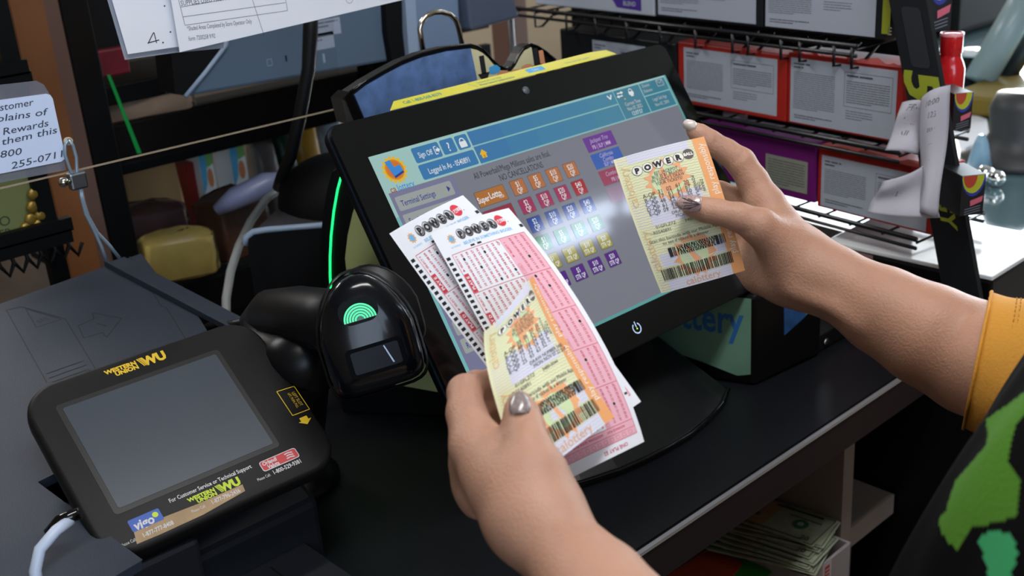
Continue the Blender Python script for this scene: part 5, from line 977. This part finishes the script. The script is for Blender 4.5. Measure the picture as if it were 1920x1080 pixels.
# ---------------------------------------------------------------- the clerk
def sdf_mesh(prims, cuts, vox, pad=.012):
    """prims: (a, b, ra, rb, k) round cones merged smoothly; cuts: (a, b, r, k). Returns verts, quads (surface nets)"""
    P = np.array([c[0] for p in prims for c in p[0]]); r = max(c[1] for p in prims for c in p[0])
    lo = P.min(0) - r - pad; hi = P.max(0) + r + pad; n = np.ceil((hi - lo) / vox).astype(int) + 1
    F = np.full(n, .05, np.float32)
    def block(a, b, R_):
        l = np.minimum(a, b) - R_; h = np.maximum(a, b) + R_
        i0 = np.maximum(((l - lo) / vox).astype(int), 0); i1 = np.minimum(((h - lo) / vox).astype(int) + 2, n)
        s = tuple(slice(i0[k], i1[k]) for k in range(3))
        g = [(lo[k] + vox * np.arange(i0[k], i1[k])).astype(np.float32) for k in range(3)]
        X, Y, Z = np.meshgrid(*g, indexing='ij'); return s, X, Y, Z
    def cone(X, Y, Z, a, b, ra, rb_):
        d = b - a; L2 = d @ d + 1e-12; t = np.clip(((X - a[0]) * d[0] + (Y - a[1]) * d[1] + (Z - a[2]) * d[2]) / L2, 0, 1)
        return np.sqrt((X - a[0] - t * d[0]) ** 2 + (Y - a[1] - t * d[1]) ** 2 + (Z - a[2] - t * d[2]) ** 2) - (ra + (rb_ - ra) * t)
    for ch, k in prims:
        A_ = np.array([c[0] for c in ch]); R0 = max(c[1] for c in ch) + .03
        s, X, Y, Z = block(A_.min(0), A_.max(0), R0); d = None
        for c0, c1 in zip(ch, ch[1:]):
            e = cone(X, Y, Z, np.array(c0[0], float), np.array(c1[0], float), c0[1], c1[1])
            if d is None: d = e
            else: h = np.maximum(.003 - np.abs(d - e), 0) / .003; d = np.minimum(d, e) - h * h * .00075
        G = F[s]; h = np.maximum(k - np.abs(G - d), 0) / k
        F[s] = np.minimum(G, d) - h * h * k * .25
    for a, b, r_, k in cuts:
        a = np.array(a); b = np.array(b); s, X, Y, Z = block(a, b, r_ + .012)
        d = -cone(X, Y, Z, a, b, r_, r_); G = F[s]; h = np.maximum(k - np.abs(G - d), 0) / k
        F[s] = np.maximum(G, d) + h * h * k * .25
    ins = F < 0
    c = np.zeros(n - 1, np.int8)
    for dx in (0, 1):
        for dy in (0, 1):
            for dz in (0, 1): c += ins[dx:n[0] - 1 + dx, dy:n[1] - 1 + dy, dz:n[2] - 1 + dz]
    act = (c > 0) & (c < 8); idx = -np.ones(act.shape, np.int64); ijk = np.argwhere(act); idx[act] = np.arange(len(ijk))
    acc = np.zeros((len(ijk), 3)); cnt = np.zeros(len(ijk)); I, J, K = ijk.T
    for ax in range(3):
        for u in (0, 1):
            for v in (0, 1):
                o = [0, 0, 0]; oth = [q for q in range(3) if q != ax]; o[oth[0]] = u; o[oth[1]] = v
                A_ = F[I + o[0], J + o[1], K + o[2]]; o2 = list(o); o2[ax] += 1; B_ = F[I + o2[0], J + o2[1], K + o2[2]]
                m_ = (A_ < 0) != (B_ < 0); t = np.where(m_, A_ / (A_ - B_ + 1e-12), 0)
                pt = np.tile(np.array(o, float), (len(ijk), 1)); pt[:, ax] += t
                acc += pt * m_[:, None]; cnt += m_
    V = lo + vox * (ijk + acc / cnt[:, None]); Q = []
    for ax in range(3):
        oth = [q for q in range(3) if q != ax]
        sl0 = [slice(1, -1)] * 3; sl0[ax] = slice(0, n[ax] - 1); sl1 = list(sl0); sl1[ax] = slice(1, n[ax])
        a_ = ins[tuple(sl0)]; b_ = ins[tuple(sl1)]; e = np.argwhere(a_ != b_); fl_ = a_[a_ != b_]
        off = np.ones(3, int); off[ax] = 0; e = e + off
        def id_(du, dv): w_ = e.copy(); w_[:, oth[0]] -= du; w_[:, oth[1]] -= dv; return idx[w_[:, 0], w_[:, 1], w_[:, 2]]
        q = np.stack([id_(1, 1), id_(0, 1), id_(0, 0), id_(1, 0)], 1)
        if ax == 1: fl_ = ~fl_
        q[~fl_] = q[~fl_][:, ::-1]; Q.append(q)
    return V, np.concatenate(Q)
def J(px, py, d, rpx): return (D(px, py, d), rpx * d / FPX)
def chain(pts, k):
    return [(pts, k)]
# right arm (comes from the right edge, holds the flat ticket: thumb in front, fingers behind)
R_wr = J(1520, 512, .830, 60); R_el = J(2040, 745, .70, 128)
prR = []
prR += chain([R_wr, J(1572, 534, .822, 66), J(1655, 582, .808, 83), J(1740, 628, .795, 97), J(1830, 672, .785, 108), R_el, (np.array([.81, .10, 1.33]), .052)], .03)
prR += chain([J(1518, 512, .832, 58), J(1478, 470, .842, 56), J(1452, 425, .848, 48), J(1436, 388, .852, 38)], .02)          # metacarpal of the index side
prR += chain([J(1490, 500, .846, 55), J(1440, 492, .862, 44), J(1412, 478, .872, 36)], .02)                                  # heel of the hand, behind
prR += chain([J(1497, 520, .838, 42), J(1462, 526, .848, 36), J(1424, 518, .862, 30), J(1408, 500, .868, 28)], .014)
prR += chain([J(1468, 462, .828, 46), J(1425, 425, .820, 35), J(1385, 407, .818, 27), J(1345, 397, .820, 23.5), J(1322, 393, .822, 23), J(1298, 388, .823, 18), J(1288, 386, .8235, 12.5)], .010)                # thumb
prR += chain([J(1436, 385, .853, 34), J(1412, 340, .858, 29), J(1389, 304, .858, 27), J(1362, 284, .859, 23), J(1330, 266, .858, 22.5), J(1312, 252, .857, 19), J(1301, 244, .857, 15)], .006)               # index
prR += chain([J(1430, 420, .868, 34), J(1385, 375, .884, 25), J(1350, 362, .892, 22), J(1315, 350, .893, 19), J(1290, 342, .893, 15)], .006)
prR += chain([J(1425, 450, .875, 33), J(1375, 425, .892, 24), J(1335, 412, .896, 21), J(1305, 402, .897, 17)], .006)
prR += chain([J(1420, 485, .878, 29), J(1378, 468, .892, 20), J(1345, 460, .895, 17), J(1322, 452, .895, 14)], .006)
# wrist tendons
prR += chain([J(1492, 548, .815, 6), J(1560, 575, .802, 6.5), J(1610, 607, .793, 5)], .012)
def cut(x0, y0, d0, x1, y1, d1, r=1.1, k=.0022): return (D(x0, y0, d0), D(x1, y1, d1), r / 1000, k)
cutR = [cut(1330, 375, .812, 1326, 400, .809), cut(1337, 374, .811, 1334, 402, .807), cut(1343, 375, .811, 1341, 398, .807), cut(1344, 258, .849, 1333, 290, .849, .9), cut(1392, 288, .848, 1368, 322, .848, 1.0), cut(1380, 440, .815, 1430, 432, .801, 1.1, .003),
        cut(1372, 352, .853, 1384, 372, .851, 1.2, .004), cut(1475, 540, .81, 1440, 520, .815, 1.0, .003), cut(1500, 560, .80, 1512, 545, .80, 1.0, .003)]
# left arm (from the bottom, pinches the curled ticket and both playslips)
prL = []
L_wr = J(1005, 972, .602, 76)
prL += chain([L_wr, J(1047, 1024, .585, 79), J(1118, 1112, .555, 104), J(1210, 1230, .52, 128), J(1290, 1390, .49, 140), (np.array([.32, -.09, 1.29]), .050)], .03)
prL += chain([J(1000, 968, .604, 74), J(965, 925, .618, 70), J(925, 880, .632, 58), J(897, 838, .640, 50)], .02)
prL += chain([J(995, 955, .60, 72), J(980, 908, .606, 66), J(950, 890, .618, 66)], .02)
prL += chain([J(1004, 930, .602, 62), J(1002, 880, .604, 52), J(990, 838, .610, 43), J(982, 800, .622, 38), J(978, 778, .628, 34), J(975, 762, .632, 26), J(974, 752, .634, 19)], .009)   # thumb
prL += chain([J(893, 835, .640, 50), J(874, 775, .658, 37), J(872, 735, .672, 33), J(893, 722, .688, 27), J(922, 716, .700, 24), J(948, 716, .708, 18)], .006)                             # index
prL += chain([J(888, 868, .650, 48), J(884, 800, .676, 33), J(893, 768, .690, 28), J(925, 765, .704, 24), J(955, 764, .712, 18)], .006)
prL += chain([J(890, 905, .656, 45), J(895, 845, .684, 31), J(905, 815, .698, 26), J(940, 812, .710, 22), J(965, 812, .716, 17)], .006)
prL += chain([J(900, 935, .656, 40), J(912, 885, .684, 27), J(925, 860, .698, 22), J(955, 857, .708, 18)], .006)
cutL = [cut(893, 700, .655, 884, 745, .648, 1.0, .003), cut(948, 806, .60, 930, 822, .606, 1.6, .006), cut(962, 800, .590, 1003, 800, .590, .8), cut(960, 806, .588, 1004, 807, .588, .8)]
SK = mat('skin', '#b68a73', .5, sss=.12, noise=(22, .09), bump=(560, .5), spec=.4)
nt = SK.node_tree; bsk = nt.nodes['Principled BSDF']
person = thing('person', (.60, .0, 0), 'person in yellow shirt and black vest with green print, holding tickets in both hands', 'person')
b = MB(); V1, Q1 = sdf_mesh(prR, cutR, .0019); V2, Q2 = sdf_mesh(prL, cutL, .0017)
b.add(V1, Q1.tolist(), SK, True); b.add(V2, Q2.tolist(), SK, True)
tor = []
C3 = lambda x, y, z: np.array([x, y, z])
for x in (.53, .60, .67): tor += [(C3(x, .015, 1.28), C3(x, .06, .98), .085, .095, .04), (C3(x, .06, .98), C3(x, .0, .78), .095, .10, .04)]
tor += [(C3(.57, .02, 1.33), C3(.81, .09, 1.33), .055, .055, .05), (C3(.32, -.09, 1.29), C3(.57, .02, 1.33), .05, .055, .05), (C3(.58, .0, 1.36), C3(.58, -.02, 1.47), .055, .05, .04), (C3(.50, -.02, .82), C3(.48, -.04, .45), .10, .07, .04), (C3(.70, -.02, .82), C3(.72, -.04, .45), .10, .07, .04), (C3(.48, -.04, .45), C3(.48, -.08, .06), .06, .045, .03), (C3(.72, -.04, .45), C3(.72, -.08, .06), .06, .045, .03), (C3(.48, -.08, .045), C3(.48, .06, .03), .04, .03, .03), (C3(.72, -.08, .045), C3(.72, .06, .03), .04, .03, .03)]
V3, Q3 = sdf_mesh([([(a, ra), (c, rb_)], k) for a, c, ra, rb_, k in tor], [], .008); b.add(V3, Q3.tolist(), SK, True)
body = build('body', b, person, origin=(.6, 0, .0)); md = body.modifiers.new('smooth', 'SMOOTH'); md.factor = .5; md.iterations = 2
# nails
def nail(base, tip, wid, m, label, nrm_px=1.0):
    """base, tip: (px, py, depth); curved plate"""
    a = D(*base); c = D(*tip); t = c - a; L_ = np.linalg.norm(t); t /= L_; vw_ = -ray(base[0], base[1]); vw_ /= np.linalg.norm(vw_); s_ = np.cross(t, vw_); s_ /= np.linalg.norm(s_); n_ = np.cross(s_, t)
    if n_ @ vw_ < 0: n_ = -n_
    def f(u, v):
        w_ = wid * (1 - .25 * v ** 3) * (.8 + .2 * min(1, v * 5)); x = (u - .5) * 2
        return a + t * L_ * (v + .10 * (1 - x * x) * (1 if v > .5 else -1) * abs(2 * v - 1)) + s_ * x * w_ / 2 + n_ * (.0016 * (1 - x * x) - .0012 * x * x - .0012 * (2 * v - 1) ** 2 + .0004)
    b = MB(); b.grid(f, 10, 10, m); o = build('nail', b, person, solid=.0006, label=label); return f
NG = mat('nail_glitter', '#b79a96', .2, coat=.8, noise=(900, .35), spec=.8); NW = mat('nail_pale', '#d8c8c0', .25, coat=.5)
f = nail((1312, 383, .8055), (1272, 380, .812), .0125, NG, 'long glittery thumbnail')
b = MB(); nl = mat('nail_line', '#2c2430', .5)
for (u0, v0, u1, v1) in ((.5, .05, .15, .5), (.5, .05, .35, .65), (.5, .05, .55, .7), (.5, .05, .8, .55), (.3, .3, .15, .7), (.6, .35, .85, .8)):
    pts = [f(u0 + (u1 - u0) * i / 4, v0 + (v1 - v0) * i / 4) - ray(1290, 385) * .0004 for i in range(5)]; b.tube(pts, .00025, nl, 5)
build('nail_art', b, person)
nail((1303, 238, .8505), (1283, 231, .852), .0085, NW, 'pale index fingernail')
nail((975, 772, .6125), (974, 738, .6215), .0120, mat('nail_silver', '#8d807c', .25, coat=.8, noise=(900, .35)), 'silvery thumbnail')
# clothing
YS = mat('shirt_yellow', '#cc9030', .85, bump=(500, .5), noise=(9, .05)); YS2 = mat('shirt_stitch', '#b07a1c', .9)
def sleeve(chain_, P, nrm, grow):
    # cloth tube following the arm, cut off square at the hem plane
    V, Q = sdf_mesh([([(c[0], c[1] + g_) for c, g_ in zip(chain_, grow)], .02)], [], .0035)
    x = V - P; d = x @ nrm; far = np.linalg.norm(x, axis=1)
    fo = .0016 * np.sin(d * 150 + 3 * np.sin(40 * V[:, 2])) * np.clip(d / .03, 0, 1); cen = x - np.outer(d, nrm); cen /= np.linalg.norm(cen, axis=1)[:, None] + 1e-9
    V = V + cen * fo[:, None] * (far < .2)[:, None]
    near = (d < 0) & (d > -.005); V[near] -= np.outer(d[near], nrm)
    bad = d <= -.005; Q = Q[~bad[Q].any(1)]; used = np.unique(Q); mp_ = -np.ones(len(V), int); mp_[used] = np.arange(len(used))
    b = MB(); b.add(V[used], mp_[Q].tolist(), YS, True); ob = build('shirt_sleeve', b, person, solid=.0016)
    a_ = np.cross(nrm, [.2, .3, .93]); a_ /= np.linalg.norm(a_); c_ = np.cross(nrm, a_)
    for off in (.0, .016, .0185):          # hem roll and two rows of stitches
        sel = V[(np.abs(d - max(off, .001)) < .0028) & (far < .08)]; ang = np.arctan2((sel - P) @ c_, (sel - P) @ a_); o_ = np.argsort(ang); sel = sel[o_]; ang = ang[o_]
        if len(sel) < 20: continue
        ring = []
        for k in range(72):
            m_ = np.abs((ang - (-pi + 2 * pi * k / 72) + pi) % (2 * pi) - pi) < .1
            if m_.any(): p_ = sel[m_].mean(0); p_ = p_ - nrm * ((p_ - P) @ nrm - off); r_ = p_ - P - nrm * off; ring.append(P + nrm * off + r_ * (1 + .0006 / np.linalg.norm(r_)))
        b = MB(); n_ = len(ring)
        if off == 0: b.tube(ring + [ring[0]], .0012, YS, 6, caps=False)
        else:
            for k in range(n_):
                q0, q1 = ring[k], ring[(k + 1) % n_]; b.tube([q0, q0 + (q1 - q0) * .62], .00035, YS2, 4)
        build('hem' if off == 0 else 'stitching', b, ob)
_v = ray(1835, 670); _v /= np.linalg.norm(_v); _t0 = D(1855, 674, .785) - D(1835, 670, .785); _t0 -= _v * (_t0 @ _v); _t0 /= np.linalg.norm(_t0)
sleeve([J(1700, 610, .80, 92), J(1740, 628, .795, 97), J(1830, 672, .785, 108), R_el, (np.array([.81, .10, 1.33]), .052), (np.array([.72, .05, 1.37]), .055)], D(1834, 670, .785), _t0, (.006, .006, .0065, .011, .016, .02))
_el = J(1290, 1390, .49, 140); _p = (_el[0] * .75 + D(1210, 1230, .52) * .25); _n = _el[0] - D(1210, 1230, .52); _n /= np.linalg.norm(_n)
sleeve([J(1118, 1112, .555, 104), J(1210, 1230, .52, 128), _el, (np.array([.32, -.09, 1.29]), .050), (np.array([.45, -.03, 1.36]), .055)], _p, _n, (.006, .006, .010, .015, .02))
VB = mat('vest_black', '#09090b', .95, bump=(400, .3), spec=.1); VG = mat('vest_green', '#478214', .9, bump=(400, .5), noise=(12, .08)); VT = mat('vest_mint', '#2fa066', .9, noise=(12, .08)); VD = mat('vest_dark_green', '#1f6a1a', .9)
def inpoly(x, y, P):
    c = False; j = len(P) - 1
    for i in range(len(P)):
        if (P[i][1] > y) != (P[j][1] > y) and x < (P[j][0] - P[i][0]) * (y - P[i][1]) / (P[j][1] - P[i][1]) + P[i][0]: c = not c
        j = i
    return c
VX, VRX, VRY = .60, .225, .172
def VYz(z): return .025 + .070 * min(max((1.36 - z) / .26, 0), 1)
def vest(u, z):     # u angle around the torso, z height
    k = 1 + .10 * sin(pi * min(max((1.30 - z) / .5, 0), 1)) + .012 * sin(9 * u + 20 * z) + .006 * sin(21 * u - 14 * z)
    if z > 1.2: k *= 1 - .25 * ((z - 1.2) / .2) ** 2
    return np.array([VX - VRX * k * cos(u), VYz(z) + VRY * k * sin(u), z])
# print on the vest front, laid out in (angle, height)
def vuv(px, py):       # nearest surface point of the vest under that photo position, used once to take the pattern's measures
    r = ray(px, py); best = None
    for i in range(240):
        d_ = .15 + .45 * i / 240; q = r * d_ + np.array([0, 0, EYE]); g = ((q[0] - VX) / VRX) ** 2 + ((q[1] - VYz(q[2])) / VRY) ** 2
        kk_ = 1 + .10 * sin(pi * min(max((1.30 - q[2]) / .5, 0), 1))
        if g < kk_ ** 2: return (atan2((q[1] - VYz(q[2])) / VRY, -(q[0] - VX) / VRX), q[2])
    return None
GPOLY = [(1850, 690), (1870, 735), (1845, 790), (1852, 840), (1800, 905), (1792, 960), (1778, 975), (1800, 1032), (1830, 990), (1900, 975), (1905, 900), (1885, 870), (1900, 800), (1925, 760), (2100, 700), (2100, 560), (1900, 640)]
MPOLY = [(1835, 1010), (1850, 1000), (1895, 1003), (1905, 1040), (1890, 1120), (1860, 1100), (1845, 1060)]
def tomap(P):
    o = []
    for x, y in P:
        q = vuv(x, y)
        if q: o.append(q)
    return o
gp, mp = tomap(GPOLY), tomap(MPOLY)
b = MB(); nu_, nz_ = 560, 340; z0_, z1_ = .80, 1.40
G_ = [[vest(2 * pi * i / nu_, z0_ + (z1_ - z0_) * j / nz_) for i in range(nu_)] for j in range(nz_ + 1)]
vs = [p for r_ in G_ for p in r_]; fb, fg, fm = [], [], []
for j in range(nz_):
    for i in range(nu_):
        u = 2 * pi * (i + .5) / nu_; z = z0_ + (z1_ - z0_) * (j + .5) / nz_; q = (j * nu_ + i, j * nu_ + (i + 1) % nu_, (j + 1) * nu_ + (i + 1) % nu_, (j + 1) * nu_ + i)
        (fg if len(gp) > 2 and inpoly(u, z, gp) else fm if len(mp) > 2 and inpoly(u, z, mp) else fb).append(q)
k = len(b.v); b.v += [tuple(p) for p in vs]
for fs, m_ in ((fb, VB), (fg, VG), (fm, VT)):
    i_ = b.slot(m_)
    for q in fs: b.f.append(list(q)); b.mi.append(i_); b.sm.append(True)
build('vest', b, person, solid=.002)
b = MB(); rg = [[(.60 + .20 * s * cos(2 * pi * k / 40), -.01 + .14 * s * sin(2 * pi * k / 40), z) for k in range(40)] for z, s in ((.74, 1.0), (.82, 1.02), (.90, 1.0))]
b.rings(rg, mat('trousers', '#15171c', .9), caps=False)
for x, x2 in ((.50, .48), (.70, .72)): b.tube([(x, -.01, .86), (x, -.02, .80), (x2, -.04, .45), (x2, -.08, .10)], [.105, .115, .085, .062], mat('trousers', '#15171c', .9), 24)
build('trousers', b, person)
for x in (.48, .72):
    b = MB(); b.tube([(x, -.11, .045), (x, -.05, .05), (x, .03, .045), (x, .085, .035)], [.042, .048, .045, .034], BLKM, 18); build('shoe', b, person)
